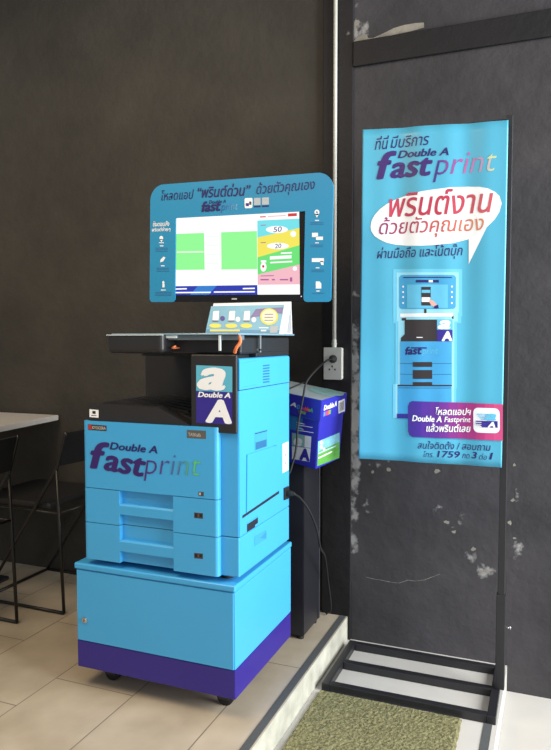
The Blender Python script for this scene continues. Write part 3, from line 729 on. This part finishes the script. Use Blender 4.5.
# ------------------------------------------------------------------ pedestal column and paper carton
def rot(a, b, c):
    return Matrix.Rotation(a, 3, 'Z') @ Matrix.Rotation(b, 3, 'X') @ Matrix.Rotation(c, 3, 'Y')
BM = rot(-0.230, 0.083, 0.139); BO = Vector((0.727, 0.555, 0.999))
BW, BD, BH, LH = 0.300, 0.203, 0.282, 0.105
def bx_(x, y, z): return BO + BM @ Vector((x, y, z))
CBL = mat('carton_blue', (44, 44, 160), 0.4, vary=0.04); CBD = mat('carton_teal', (40, 110, 170), 0.4, vary=0.1, scale=20); CTOP = mat('carton_top', (150, 160, 162), 0.45, vary=0.08)
CWH = mat('carton_white', (214, 216, 218), 0.45)
def obox(bm, x0, x1, y0, y1, z0, z1, mi=0, top=None):
    vs = [bm.verts.new(bx_(x, y, z)) for z in (z0, z1) for y in (y0, y1) for x in (x0, x1)]
    fs = [bm.faces.new([vs[i] for i in f]) for f in [(0, 2, 3, 1), (4, 5, 7, 6), (0, 1, 5, 4), (2, 6, 7, 3), (0, 4, 6, 2), (1, 3, 7, 5)]]
    for f in fs: f.material_index = mi
    if top is not None: fs[1].material_index = top
    bmesh.ops.recalc_face_normals(bm, faces=fs)
    bmesh.ops.bevel(bm, geom=list(set(e for f in fs for e in f.edges)), offset=0.002, segments=2, affect='EDGES')
base_c = bx_(-BW/2, BD/2, -BH)
ctn = thing('paper_carton', 'blue copy paper carton with lid balanced at a tilt on the black pedestal', 'box', tuple(base_c))
bm = bmesh.new(); obox(bm, -BW+0.006, -0.006, 0.006, BD-0.006, -BH, -0.01); cb = build('carton_body', bm, CBL, ctn)
bm = bmesh.new(); obox(bm, -BW, 0, 0, BD, -LH+0.02, 0, 0, 1); cl_ = build('carton_lid', bm, [CBL, CTOP], ctn)
S_lf = Surf(bx_(0, 0, 0), BM @ Vector((1, 0, 0)), BM @ Vector((0, 0, 1)))
S_lr = Surf(bx_(0, 0, 0), BM @ Vector((0, 1, 0)), BM @ Vector((0, 0, 1)))
S_bf = Surf(bx_(0, 0.006, 0), BM @ Vector((1, 0, 0)), BM @ Vector((0, 0, 1)))
S_br = Surf(bx_(-0.006, 0, 0), BM @ Vector((0, 1, 0)), BM @ Vector((0, 0, 1)))
S_tp = Surf(bx_(0, 0, 0), BM @ Vector((1, 0, 0)), BM @ Vector((0, 1, 0)))
p = Print(S_lf)
p.text('A', (290, 405.6), (296.4, 407.4), (290.6, 401.4), CWH, 0.05, 0.2)
rb = grad('carton_rainbow', [(60, 150, 210), (150, 60, 170), (220, 60, 80), (200, 110, 60), (70, 160, 90)], 6, rough=0.45)
p.text('DoubleA', (296.8, 408.6), (313, 412.6), (296.8, 404.4), rb, 0.06, 0.15)
p.quad((299, 410), (306, 411.8), (305.6, 414.6), (298.6, 412.8), mat('carton_leaf', (110, 150, 90), 0.45), 0.0006)
for i in range(3): p.quad((300+i*2, 416+i*0.6), (313+i, 419.4+i*0.4), (313+i, 420.0+i*0.4), (300+i*2, 416.6+i*0.6), CBD, 0.0006)
p.build('lid_front_print', cl_)
p = Print(S_lr)
p.text('Double A', (323.4, 410.8), (336.4, 406.0), (323.4, 405.4), CWH, 0.06, 0.15)
p.quad((323.6, 412.2), (331, 409.4), (330.6, 413.8), (323.2, 416.6), rb, 0.0006, 6)
p.quad((338.4, 401.2), (344.6, 398.4), (344.6, 411.0), (338.4, 413.6), CWH, 0.0006)
for i in range(4): p.quad((339.4+i*1.2, 402.6-i*0.5), (340.0+i*1.2, 402.3-i*0.5), (340.0+i*1.2, 411.0-i*0.5), (339.4+i*1.2, 411.4-i*0.5), GR, 0.001)
p.build('lid_end_print', cl_)
p = Print(S_tp); TE = mat('carton_mint', (124, 168, 166), 0.45)
p.text('e', (303, 389), (330, 397.5), (312, 383.5), TE, 0.06, 0.1)
p.quad((289, 388.2), (304, 381.8), (305.4, 382.4), (290, 389.4), GR, 0.001)
p.build('lid_top_print', cl_)
p = Print(S_bf)
p.quad((289.4, 414.6), (303, 418.6), (301.4, 432), (289.4, 429), CBD, 0.0005)
for i, w in enumerate((8, 16, 7, 17)): p.quad((296.6, 421.8+i*2.6), (296.6+w, 423.2+i*2.6+w*0.08), (296.6+w, 423.9+i*2.6+w*0.08), (296.6, 422.5+i*2.6), CWH, 0.0008)
p.quad((292, 432.6), (311.4, 436.6), (310.8, 448), (292, 445.4), TE, 0.0006)
p.quad((292, 446.0), (310.8, 448.4), (309.6, 461.8), (292, 458.8), CWH, 0.0006)
p.quad((305, 435.4), (311.4, 436.6), (310.8, 448), (304.6, 447.2), CWH, 0.0008)
p.text('e', (293.6, 445.2), (302.4, 446.8), (293.6, 437.0), CWH, 0.07, 0.2)
p.text('A', (299.4, 459.9), (309.8, 461.6), (299.4, 447.6), mat('sticker_navy', (50, 40, 140)), 0.07, 0.1)
p.build('body_front_print', cb)
p = Print(S_br)
p.quad((318.0, 441.4), (339.6, 432.4), (339.4, 445), (317.6, 455), mat('carton_sky', (120, 180, 200), 0.45, vary=0.15, scale=30), 0.0006)
p.quad((317.6, 452), (339.4, 441.6), (339.2, 457.6), (317.0, 466.2), mat('carton_grass', (90, 160, 70), 0.45, vary=0.15, scale=40), 0.0009)
p.quad((318, 457.4), (332, 450.6), (331.6, 452.4), (318, 459), CWH, 0.0012)
p.quad((318, 452.8), (336, 445.0), (336, 446.4), (318, 454.2), mat('carton_fence', (170, 206, 214), 0.45), 0.0012)
p.disc(321.4, 442.6, 1.6, 2, CWH, 0.0012); p.disc(321.0, 447, 1.5, 2, CWH, 0.0012); p.disc(323.8, 449.0, 1.2, 1.6, CWH, 0.0012)
p.build('body_end_print', cb)

bm = bmesh.new()
cx0, cx1, cy0, cy1 = 0.455, 0.624, 0.645, 0.850
nrm = BM @ Vector((0, 0, 1))
def topz(x, y): return base_c.z - ((x-base_c.x)*nrm.x+(y-base_c.y)*nrm.y)/nrm.z - 0.001
cor = [(cx0, cy0), (cx1, cy0), (cx1, cy1), (cx0, cy1)]
A = [bm.verts.new((x, y, 0.016)) for x, y in cor]; B = [bm.verts.new((x, y, topz(x, y))) for x, y in cor]
bm.faces.new(A[::-1]); bm.faces.new(B)
for i in range(4): bm.faces.new((A[i], A[(i+1) % 4], B[(i+1) % 4], B[i]))
bmesh.ops.recalc_face_normals(bm, faces=bm.faces[:])
bmesh.ops.bevel(bm, geom=bm.edges[:], offset=0.003, segments=2, affect='EDGES')
ped = thing('pedestal', 'tall narrow black pedestal column behind the copier carrying the paper carton', 'pedestal', (0.54, 0.75, 0))
build('column', bm, mat('satin_black_panel', (30, 30, 36), 0.4, vary=0.06), ped)
bm = bmesh.new(); box(bm, cx1, cx1+0.004, cy1-0.018, cy1-0.004, 0.02, 0.70, 0.001); build('edge_trim', bm, mat('dark_grey_trim', (52, 54, 60), 0.4), ped)
for x, y in ((cx0+0.02, cy0+0.02), (cx1-0.02, cy0+0.02), (cx1-0.02, cy1-0.02), (cx0+0.02, cy1-0.02)):
    bm = bmesh.new(); lathe(bm, (x, y, 0.0), (0, 0, 1), [(0, 0.014), (0.0155, 0.014)], 14); build('foot', bm, RUBBER, ped)

# ------------------------------------------------------------------ conduit, outlet and cords
YP = 0.945
PO = Surf((0, 0.912, 0), (1, 0, 0), (0, 0, 1))
q0 = PO.px(324, 379); q1 = PO.px(341.4, 348)
outl = thing('wall_outlet', 'white surface mounted socket box at the foot of the conduit', 'outlet', ((q0[0]+q1[0])/2, YP, q0[1]))
bm = bmesh.new(); box(bm, q0[0], q1[0], 0.916, YP-0.0006, q0[1], q1[1], 0.003); build('back_box', bm, GREYW, outl)
bm = bmesh.new(); box(bm, q0[0]-0.002, q1[0]+0.002, 0.910, 0.9162, q0[1]-0.002, q1[1]+0.002, 0.002); fp = build('face_plate', bm, GREYW, outl)
for x, y in ((329.4, 369.4), (335, 369.6), (332.2, 366.4)):
    p = Print(Surf((0, 0.910, 0), (1, 0, 0), (0, 0, 1))); p.disc(x, y, 0.8, 1.0, GAP, 0.0005, 10); p.build('socket_hole', fp)
cxm = (q0[0]+q1[0])/2
bm = bmesh.new(); tube(bm, [(cxm, 0.934, q1[1]+0.003), (cxm, 0.934, 3.62)], 0.0085, 14)
con = thing('conduit_pipe', 'pale grey electrical conduit running up the black pillar from the socket', 'pipe', (cxm, 0.934, q1[1]+0.003))
PIPE = mat('conduit_grey', (186, 186, 176), 0.4, vary=0.03)
build('pipe', bm, PIPE, con)
bm = bmesh.new(); lathe(bm, (cxm, 0.934, q1[1]+0.0025), (0, 0, 1), [(0, 0.0105), (0.012, 0.0105), (0.013, 0.012), (0.017, 0.012), (0.018, 0.0105), (0.034, 0.0102)], 18); build('coupling', bm, PIPE, con)
def pt(px, py, y):
    d = ray(px, py); return CPOS+d*((y-CPOS.y)/d.y)
plug = pt(333.4, 359, 0.909)
cord = thing('mains_cord', 'black mains lead plugged into the white socket and draped across the blue carton', 'cord', tuple(plug))
bm = bmesh.new(); lathe(bm, plug, (0, -1, 0), [(0, 0.017), (0.012, 0.017), (0.03, 0.011), (0.036, 0.007)], 16); build('plug', bm, RUBBER, cord)
bm = bmesh.new(); tube(bm, spline([plug+Vector((0, -0.034, 0)), pt(326, 361, 0.82), pt(316, 370, 0.66), pt(306.5, 382, 0.55), pt(303, 398, 0.53), pt(298, 425, 0.522), pt(296.5, 445, 0.522), pt(293, 462, 0.515), pt(286, 476, 0.50), (0.52, 0.495, 0.72)]), 0.0042, 8); build('lead', bm, RUBBER, cord)
a0 = Vector((PX1+0.006, PR.px(285.6, 493)[0], PR.px(285.6, 493)[1]))
cord2 = thing('power_cord', 'black power cord looping down from the inlet on the copier flank', 'cord', tuple(a0))
bm = bmesh.new(); lathe(bm, a0, (1, 0, 0), [(0.0005, 0.011), (0.018, 0.010), (0.03, 0.006)], 14); build('plug', bm, RUBBER, cord2)
bm = bmesh.new(); tube(bm, spline([a0+Vector((0.028, 0, 0)), pt(301, 499, 0.50), pt(310, 512, 0.56), pt(317, 530, 0.62), pt(320.5, 548, 0.66), pt(325, 557, 0.74), pt(328, 580, 0.86), pt(331, 608, 0.92), pt(326, 614.0, 0.92)]), 0.0042, 8); build('lead', bm, RUBBER, cord2)

# ------------------------------------------------------------------ banner stand and banner
ZL = -0.105
st = thing('banner_stand', 'black square-tube display stand with ladder base standing on the landing', 'stand', (1.06, 0.69, ZL))
T = 0.030
LX, RX_ = 0.768, 1.372
for y in (0.868, 0.690, 0.500):
    bm = bmesh.new(); box(bm, LX+T/2+0.0005, RX_-T/2-0.0005, y-T/2, y+T/2, ZL+0.0005, ZL+T, 0.002); build('cross_bar', bm, BLACKM, st)
for x in (LX, RX_):
    bm = bmesh.new(); box(bm, x-T/2, x+T/2, 0.484, 0.884, ZL+0.0005, ZL+T, 0.002); build('side_rail', bm, BLACKM, st)
PXX = 1.386; bm = bmesh.new(); box(bm, PXX-0.012, PXX+0.013, 0.686, 0.711, ZL+T+0.0003, 2.035, 0.002); build('upright', bm, BLACKM, st)
bm = bmesh.new(); box(bm, PXX-0.016, PXX+0.017, 0.682, 0.715, ZL+T+0.0001, ZL+T+0.36, 0.002); build('upright_sleeve', bm, BLACKM, st)
bm = bmesh.new(); box(bm, 0.85, PXX-0.0125, 0.690, 0.707, 2.008, 2.025, 0.002); build('top_arm', bm, BLACKM, st)
bm = bmesh.new(); tube(bm, [(PXX+0.0175, 0.70, 0.16), (PXX+0.033, 0.70, 0.16)], 0.004, 8); tube(bm, [(PXX+0.033, 0.70, 0.16), (PXX+0.036, 0.70, 0.16)], 0.007, 8); build('clamp_screw', bm, CHROME, st)

YBn = 0.668
def wave(u, v):
    return 0.0046*math.sin(u*24) + 0.0016*math.sin(u*53+1.7)
PN = Surf((0, YBn, 0), (1, 0, 0), (0, 0, 1), wave)
ban = thing('fabric_banner', 'tall cyan advertising banner with Thai slogan hanging on the black stand', 'banner', tuple(PN.at(*PN.px(427, 463))))
BCY = mat('banner_cyan', (80, 172, 204), 0.36, vary=0.05, scale=2.2)
NB = 96
c4 = [PN.px(363, 130), PN.px(508.4, 120.4), PN.px(501.8, 467.4), PN.px(359, 458.4)]
bm = bmesh.new(); NV = 40
def bil(s, t):
    a, b, c, d = c4
    return ((a[0]*(1-s)+b[0]*s)*(1-t)+(d[0]*(1-s)+c[0]*s)*t, (a[1]*(1-s)+b[1]*s)*(1-t)+(d[1]*(1-s)+c[1]*s)*t)
front = [[bm.verts.new(PN.at(*bil(i/NB, j/NV), 0)) for j in range(NV+1)] for i in range(NB+1)]
back = [[bm.verts.new(PN.at(*bil(i/NB, j/NV), -0.0012)) for j in range(NV+1)] for i in range(NB+1)]
for i in range(NB):
    for j in range(NV):
        f = bm.faces.new((front[i][j], front[i][j+1], front[i+1][j+1], front[i+1][j])); f.smooth = True
        f = bm.faces.new((back[i][j], back[i+1][j], back[i+1][j+1], back[i][j+1])); f.smooth = True
for j in range(NV):
    bm.faces.new((front[0][j], back[0][j], back[0][j+1], front[0][j+1])); bm.faces.new((front[NB][j+1], back[NB][j+1], back[NB][j], front[NB][j]))
for i in range(NB):
    bm.faces.new((front[i+1][0], back[i+1][0], back[i][0], front[i][0])); bm.faces.new((front[i][NV], back[i][NV], back[i+1][NV], front[i+1][NV]))
bmesh.ops.recalc_face_normals(bm, faces=bm.faces[:])
cloth = build('cloth', bm, BCY, ban)
B1 = 0.0012; B2 = 0.0022; B3 = 0.0032
p = Print(PN)
p.text('ที่นี่', (375, 150), (388.6, 148.8), (375, 136.6), NAVY, 0.004, 0.2, B1)
p.text('มีบริการ', (390.5, 148.0), (429, 145.2), (390.5, 135.6), NAVY, 0.004, 0.2, B1)
p.build('title_lettering', cloth)
p = Print(PN)
p.text('Double A', (397.5, 158.0), (448.8, 155.4), (397.5, 150.4), NAVY, 0.03, 0.22, B1)
p.text('f', (376.2, 179.8), (396.4, 178.0), (376.2, 152.2), PLUM, 0.036, 0.22, B1)
p.text('ast', (389.8, 178.4), (432.4, 176.0), (389.8, 160.0), PLUM, 0.034, 0.2, B1)
p.text('print', (433, 182.6), (496, 178.4), (433, 154.8), grad('banner_print', [(64, 44, 130), (130, 70, 150), (180, 90, 160), (176, 140, 186), (190, 206, 164)], 10, rough=0.45, vary=0.01), -0.006, 0.22, B1)
p.build('logo_lettering', cloth)
# speech bubble from vertical strips so it follows the folds
p = Print(PN)
def cp(x, y): return (360+x/3.444, 185+y/3.444)
top = [(37, 142), (40, 124), (50, 105), (68, 84), (90, 67), (120, 50), (160, 35), (210, 23), (260, 15), (315, 8), (370, 5), (410, 6), (440, 12), (465, 24), (480, 38), (488, 62)]
bot = [(37, 148), (40, 160), (50, 176), (68, 188), (90, 198), (120, 205), (160, 209), (210, 210), (260, 207), (315, 201), (370, 187), (410, 167), (440, 143), (465, 118), (480, 94), (488, 66)]
p.strips([PN.px(*cp(*a)) for a in top], [PN.px(*cp(*a)) for a in bot], WHITE, B1)
p.ppoly([cp(374, 180), cp(440, 140), cp(374, 272)], WHITE, B1)
sbub = p.build('speech_bubble', cloth)
p = Print(PN)
redg = grad('slogan_red', [(190, 60, 90), (178, 44, 76), (186, 60, 84), (196, 84, 96)], 8, rough=0.45, vary=0.01)
p.text('พรินต์งาน', (389, 217.4), (492.6, 212.6), (389, 192.6), redg, 0.012, 0.18, B2)
p.text('ด้วยตัวคุณเอง', (379, 239.6), (483.6, 235.6), (379, 217.6), grad('slogan_line', [(150, 50, 110), (180, 60, 90), (200, 90, 80), (206, 130, 96)], 8, rough=0.45, vary=0.01), 0.004, 0.18, B2)
p.build('slogan_lettering', sbub)
p = Print(PN); p.text('ผ่านมือถือ และโน้ตบุ๊ก', (377, 262.0), (462.4, 258.6), (377, 247.6), NAVY, 0.006, 0.2, B1); p.build('tagline_lettering', cloth)
# picture of the copier, with its pale printed halo
p = Print(PN)
H1 = mat('halo_pale', (104, 192, 224), 0.4, vary=0.01); H2 = mat('halo_white', (146, 212, 234), 0.4, vary=0.01)
def rr(x0, y0, x1, y1, m, h, n=6, sl=0.0): p.rect(x0, y0, x1, y1, m, h, n, sl)
for d, m, h in ((6.0, H1, B1*0.6), (2.6, H2, B1*0.9)):
    rr(399-d, 275-d, 456+d, 310+d, m, h, 8); rr(399-d, 309, 455+d, 320+d*0.5, m, h+0.0001, 8); rr(400-d*0.8, 318, 452+d*0.8, 388, m, h+0.0002, 8); rr(397-d*0.7, 384, 452+d*0.7, 418, m, h+0.0003, 8)
I1, I2, I3, I4 = 0.0018, 0.0023, 0.0028, 0.0033
MC = mat('picture_board', (64, 156, 204), 0.4); MK = mat('picture_black', (52, 46, 48), 0.4); MB = mat('picture_cyan', (66, 160, 214), 0.4); MS = mat('picture_screen', (96, 186, 222), 0.4)
p.rrect((399, 275), (456, 275), (455.6, 309), (399, 309), 0.012, MC, I1)
rr(407, 284.6, 448, 308, MS, I2, 5)
rr(416, 280.0, 439, 282.6, NAVY, I2, 3); rr(429, 280.2, 433, 282.4, WHITE, I3); rr(403, 277.0, 452, 278.0, NAVY, I2, 5)
rr(421.6, 287, 431, 305.6, MK, I3, 1); rr(422, 290, 430.6, 293.0, MS, I4); rr(422, 297.4, 430.6, 302, WHITE, I4)
p.ppoly([(429.6, 299.4), (434, 301), (438, 305.6), (436, 307.8), (431.6, 305.4), (429.4, 302)], mat('picture_skin', (222, 170, 160), 0.5), I4)
p.ppoly([(434.6, 306), (438.4, 304.6), (439, 308.4), (434, 308.4)], NAVY, I4+0.0002)
for y in (286.6, 292, 297, 303): p.disc(403, y, 0.9, 1, WHITE, I2, 10); p.disc(452, y, 0.9, 1, WHITE, I2, 10)
rr(424.4, 309, 426.8, 316, MK, I1)
rr(400, 313.6, 453, 317, WHITE, I1+0.0002, 6, -0.6)
p.ppoly([(401.6, 318), (430, 316.6), (453.6, 315.6), (453.6, 318.8), (401.6, 320.6)], MK, I2)
rr(404.6, 319.6, 437.4, 341.4, MK, I2+0.0001, 4); p.ppoly([(400.6, 341.4), (400.8, 337.8), (404.8, 334), (404.8, 341.4)], MK, I2+0.0001)
rr(437.2, 319.4, 452.6, 330, MS, I3, 2); rr(437.2, 329.6, 452.6, 341.4, mat('sticker_navy', (50, 40, 140)), I3, 2)
p.text('a', (438, 329.4), (450.6, 329.2), (438, 320.2), WHITE, 0.05, 0.25, I4); p.text('A', (441.8, 341.2), (452.4, 341), (441.8, 331.4), WHITE, 0.06, 0.1, I4)
rr(416.8, 337, 423, 337.8, WHITE, I3)
rr(400, 341.4, 451.8, 385, MB, I2, 6); 
for y in (363.2, 374): rr(400, y, 451.8, y+0.5, mat('deep_cyan_shade', (34, 96, 140)), I3, 6)
for y0, y1 in ((362, 366.8), (370, 378.8), (382, 385.2)): rr(413, y0, 432.4, y1, MK, I3+0.0003, 3)
p.text('fast', (405, 355), (422.4, 354.4), (405, 346.8), NAVY, 0.045, 0.2, I3); p.text('print', (422.6, 356), (438, 355.4), (422.6, 348.4), MS, 0.0, 0.2, I3)
rr(411, 347.2, 427, 348.6, NAVY, I3, 2)
rr(397.4, 384.8, 452, 386.2, MK, I3, 5); rr(397.6, 386.2, 451.6, 414.4, MB, I2, 6); rr(397.6, 387.6, 451.6, 388.2, mat('deep_cyan_shade', (34, 96, 140)), I3, 6)
rr(396.8, 413.8, 412, 418.4, mat('sticker_navy', (50, 40, 140)), I3, 2)
p.build('copier_picture', cloth)
# badge
p = Print(PN)
def cq(x, y): return (395+x/4.592, 390+y/4.592)
bg_ = grad('badge_grad', [(70, 44, 150), (96, 46, 150), (140, 44, 130), (176, 50, 120), (206, 76, 130)], 10, rough=0.42, vary=0.01)
tp = [(60, 74), (66, 58), (80, 50)]+[(80+i*41.6, 50+i*1.5) for i in range(1, 11)]; bt = [(60, 188), (66, 206), (80, 214)]+[(80+i*41.6, 214+i*1.8) for i in range(1, 11)]
U0 = [PN.px(*cq(*a)) for a in tp]; V0 = [PN.px(*cq(*a)) for a in bt]
p.strips(U0, V0, [bg_[0], bg_[0]]+bg_, 0.0036)
bdg = p.build('promotion_badge', cloth)
p = Print(PN)
p.text('โหลดแอปฯ', cq(188, 114), cq(350, 116), cq(188, 78), WHITE, 0.02, 0.18, 0.0052)
p.text('Double A', cq(80, 142), cq(216, 148), cq(80, 114), WHITE, 0.035, 0.18, 0.0052); p.text('Fastprint', cq(228, 154), cq(348, 156), cq(228, 122), WHITE, 0.012, 0.18, 0.0052)
p.text('แล้วพรินต์เลย', cq(145, 190), cq(348, 194), cq(145, 152), WHITE, 0.02, 0.18, 0.0052)
p.build('badge_lettering', bdg)
p = Print(PN)
p.rrect(cq(360, 80), cq(482, 84), cq(482, 198), cq(360, 194), 0.018, WHITE, 0.0048)
p.ppoly([cq(372, 140), cq(472, 142), cq(472, 172), cq(400, 170), cq(392, 160), cq(372, 160)], mat('sticker_navy', (50, 40, 140)), 0.0066)
for i in range(4): p.ppoly([cq(376+i*6, 108+i*8), cq(430, 108+i*8), cq(430, 112+i*8), cq(376+i*6, 112+i*8)], MS, 0.0066)
for i in range(3): p.ppoly([cq(370, 146+i*9), cq(398, 146+i*9), cq(398, 149+i*9), cq(370, 149+i*9)], WHITE, 0.0074)
p.text('a', cq(412, 138), cq(466, 140), cq(412, 106), MS, 0.05, 0.25, 0.0074)
p.text('A', cq(426, 171), cq(462, 172), cq(426, 144), WHITE, 0.05, 0.2, 0.0074)
p.build('app_icon', bdg)
p = Print(PN)
p.text('สนใจติดตั้ง / สอบถาม', cq(105, 268), cq(440, 279), cq(105, 232), NAVY, 0.004, 0.2, B1)
p.text('โทร.', cq(132, 306), cq(178, 309), cq(132, 279), NAVY, 0.0, 0.2, B1)
p.text('1759', cq(194, 308), cq(298, 313), cq(194, 278), NAVY, 0.02, 0.15, B1); p.text('กด', cq(308, 314), cq(342, 316), cq(308, 293), NAVY, 0.0, 0.2, B1)
p.text('3', cq(350, 314), cq(376, 316), cq(350, 283), NAVY, 0.02, 0.15, B1); p.text('ต่อ', cq(386, 318), cq(422, 320), cq(386, 290), NAVY, 0.0, 0.2, B1); p.text('1', cq(433, 318), cq(450, 319), cq(433, 287), NAVY, 0.02, 0.15, B1)
p.build('contact_lettering', cloth)

# ------------------------------------------------------------------ table and chairs at the left
th = math.radians(4.0)
TZ = 0.837; C0 = Vector((-0.850, 0.945, 0))
tb = thing('table', 'pale laminate table against the dark wall beside the copier', 'table', (-1.2, 0.35, 0))
ax = Vector((-math.cos(th), -math.sin(th)*0.2, 0)); ay = Vector((math.sin(math.radians(7.5)), -math.cos(math.radians(7.5)), 0))
bm = bmesh.new()
P4 = [C0, C0+ax*0.75, C0+ax*0.75+ay*1.3, C0+ay*1.3]
prism(bm, [(v.x, v.y) for v in P4], 'z', TZ-0.027, TZ)
bmesh.ops.bevel(bm, geom=bm.edges[:], offset=0.002, segments=2, affect='EDGES')
build('tabletop', bm, mat('pale_laminate', (196, 190, 182), 0.35, vary=0.03), tb)
bm = bmesh.new(); tube(bm, [(-1.22, 0.55, 0.018), (-1.22, 0.55, TZ-0.033)], 0.035, 18); build('pedestal_column', bm, BLACKM, tb)
bm = bmesh.new(); box(bm, -1.42, -1.02, 0.35, 0.75, 0.0, 0.018, 0.004); build('base_plate', bm, BLACKM, tb)
bm = bmesh.new(); box(bm, -1.35, -1.09, 0.42, 0.68, TZ-0.034, TZ-0.0272, 0.001); build('top_bracket', bm, BLACKM, tb)
bm = bmesh.new(); box(bm, -1.30, -1.12, 0.80, 0.92, 0.0, 0.09, 0.015, 3)
CHB = mat('black_vinyl', (26, 26, 27), 0.55, vary=0.1, scale=40, bump=0.05, bscale=300); CHM = mat('black_chair_steel', (40, 38, 36), 0.35, metal=0.4, vary=0.2, scale=25)
bm.free()
def make_chair(x, y, label):
    c = thing('chair', label, 'chair', (x-0.23, y, 0), 'chairs tucked along the table')
    hw = 0.222; r = 0.0075
    for s in (-1, 1):
        yy = y+s*hw
        bm = bmesh.new(); tube(bm, [(x, yy, 0.010), (x-0.012, yy, 0.30), (x-0.028, yy, 0.652)], r, 10); build('rear_leg', bm, CHM, c)
        bm = bmesh.new(); tube(bm, spline([(x+0.028, yy, 0.826), (x-0.012, yy, 0.70), (x-0.030, yy, 0.655), (x-0.105, yy, 0.545), (x-0.20, yy, 0.40), (x-0.47, yy, 0.012)], 6), r, 10); build('diagonal_post', bm, CHM, c)
        bm = bmesh.new(); tube(bm, [(x, yy, r+0.0006), (x-0.47, yy, r+0.0006)], r, 10); build('floor_bar', bm, CHM, c)
    bm = bmesh.new(); tube(bm, [(x-0.47, y-hw, r+0.0006), (x-0.47, y+hw, r+0.0006)], r, 10); build('front_bar', bm, CHM, c)
    bm = bmesh.new()
    n = 10
    ins = lambda t: 0.018*math.sin(math.pi*t)
    F = []; K = []
    for i in range(n+1):
        t = i/n; yy = y-hw+0.004+(2*hw-0.008)*t
        F.append([bm.verts.new((x+o+ins(t)-0.010, yy, z)) for o, z in ((-0.020, 0.672), (-0.002, 0.745), (0.020, 0.822))])
        K.append([bm.verts.new((x+o+ins(t)+0.008, yy, z)) for o, z in ((-0.020, 0.672), (-0.002, 0.745), (0.020, 0.822))])
    for i in range(n):
        for k in range(2):
            bm.faces.new((F[i][k], F[i+1][k], F[i+1][k+1], F[i][k+1])); bm.faces.new((K[i][k], K[i][k+1], K[i+1][k+1], K[i+1][k]))
        bm.faces.new((F[i][0], K[i][0], K[i+1][0], F[i+1][0])); bm.faces.new((F[i][2], F[i+1][2], K[i+1][2], K[i][2]))
    for i in (0, n):
        for k in range(2): bm.faces.new((F[i][k], F[i][k+1], K[i][k+1], K[i][k]))
    bmesh.ops.recalc_face_normals(bm, faces=bm.faces[:])
    build('backrest', bm, CHB, c)
    bm = bmesh.new(); box(bm, x-0.52, x-0.085, y-hw+0.012, y+hw-0.012, 0.462, 0.496, 0.012, 3); build('seat', bm, CHB, c)
    bm = bmesh.new()
    for s in (-1, 1): tube(bm, [(x-0.50, y+s*(hw-0.006), 0.456), (x-0.02, y+s*(hw-0.006), 0.456)], 0.006, 8)
    tube(bm, [(x-0.02, y-hw+0.006, 0.456), (x-0.02, y+hw-0.006, 0.456)], 0.006, 8)
    build('seat_frame', bm, CHM, c)
    return c
make_chair(-0.460, 0.712, 'black steel frame chair between the copier and the table, nearer the wall')
make_chair(-0.586, 0.114, 'black steel frame chair cut by the left picture edge, farther from the wall')
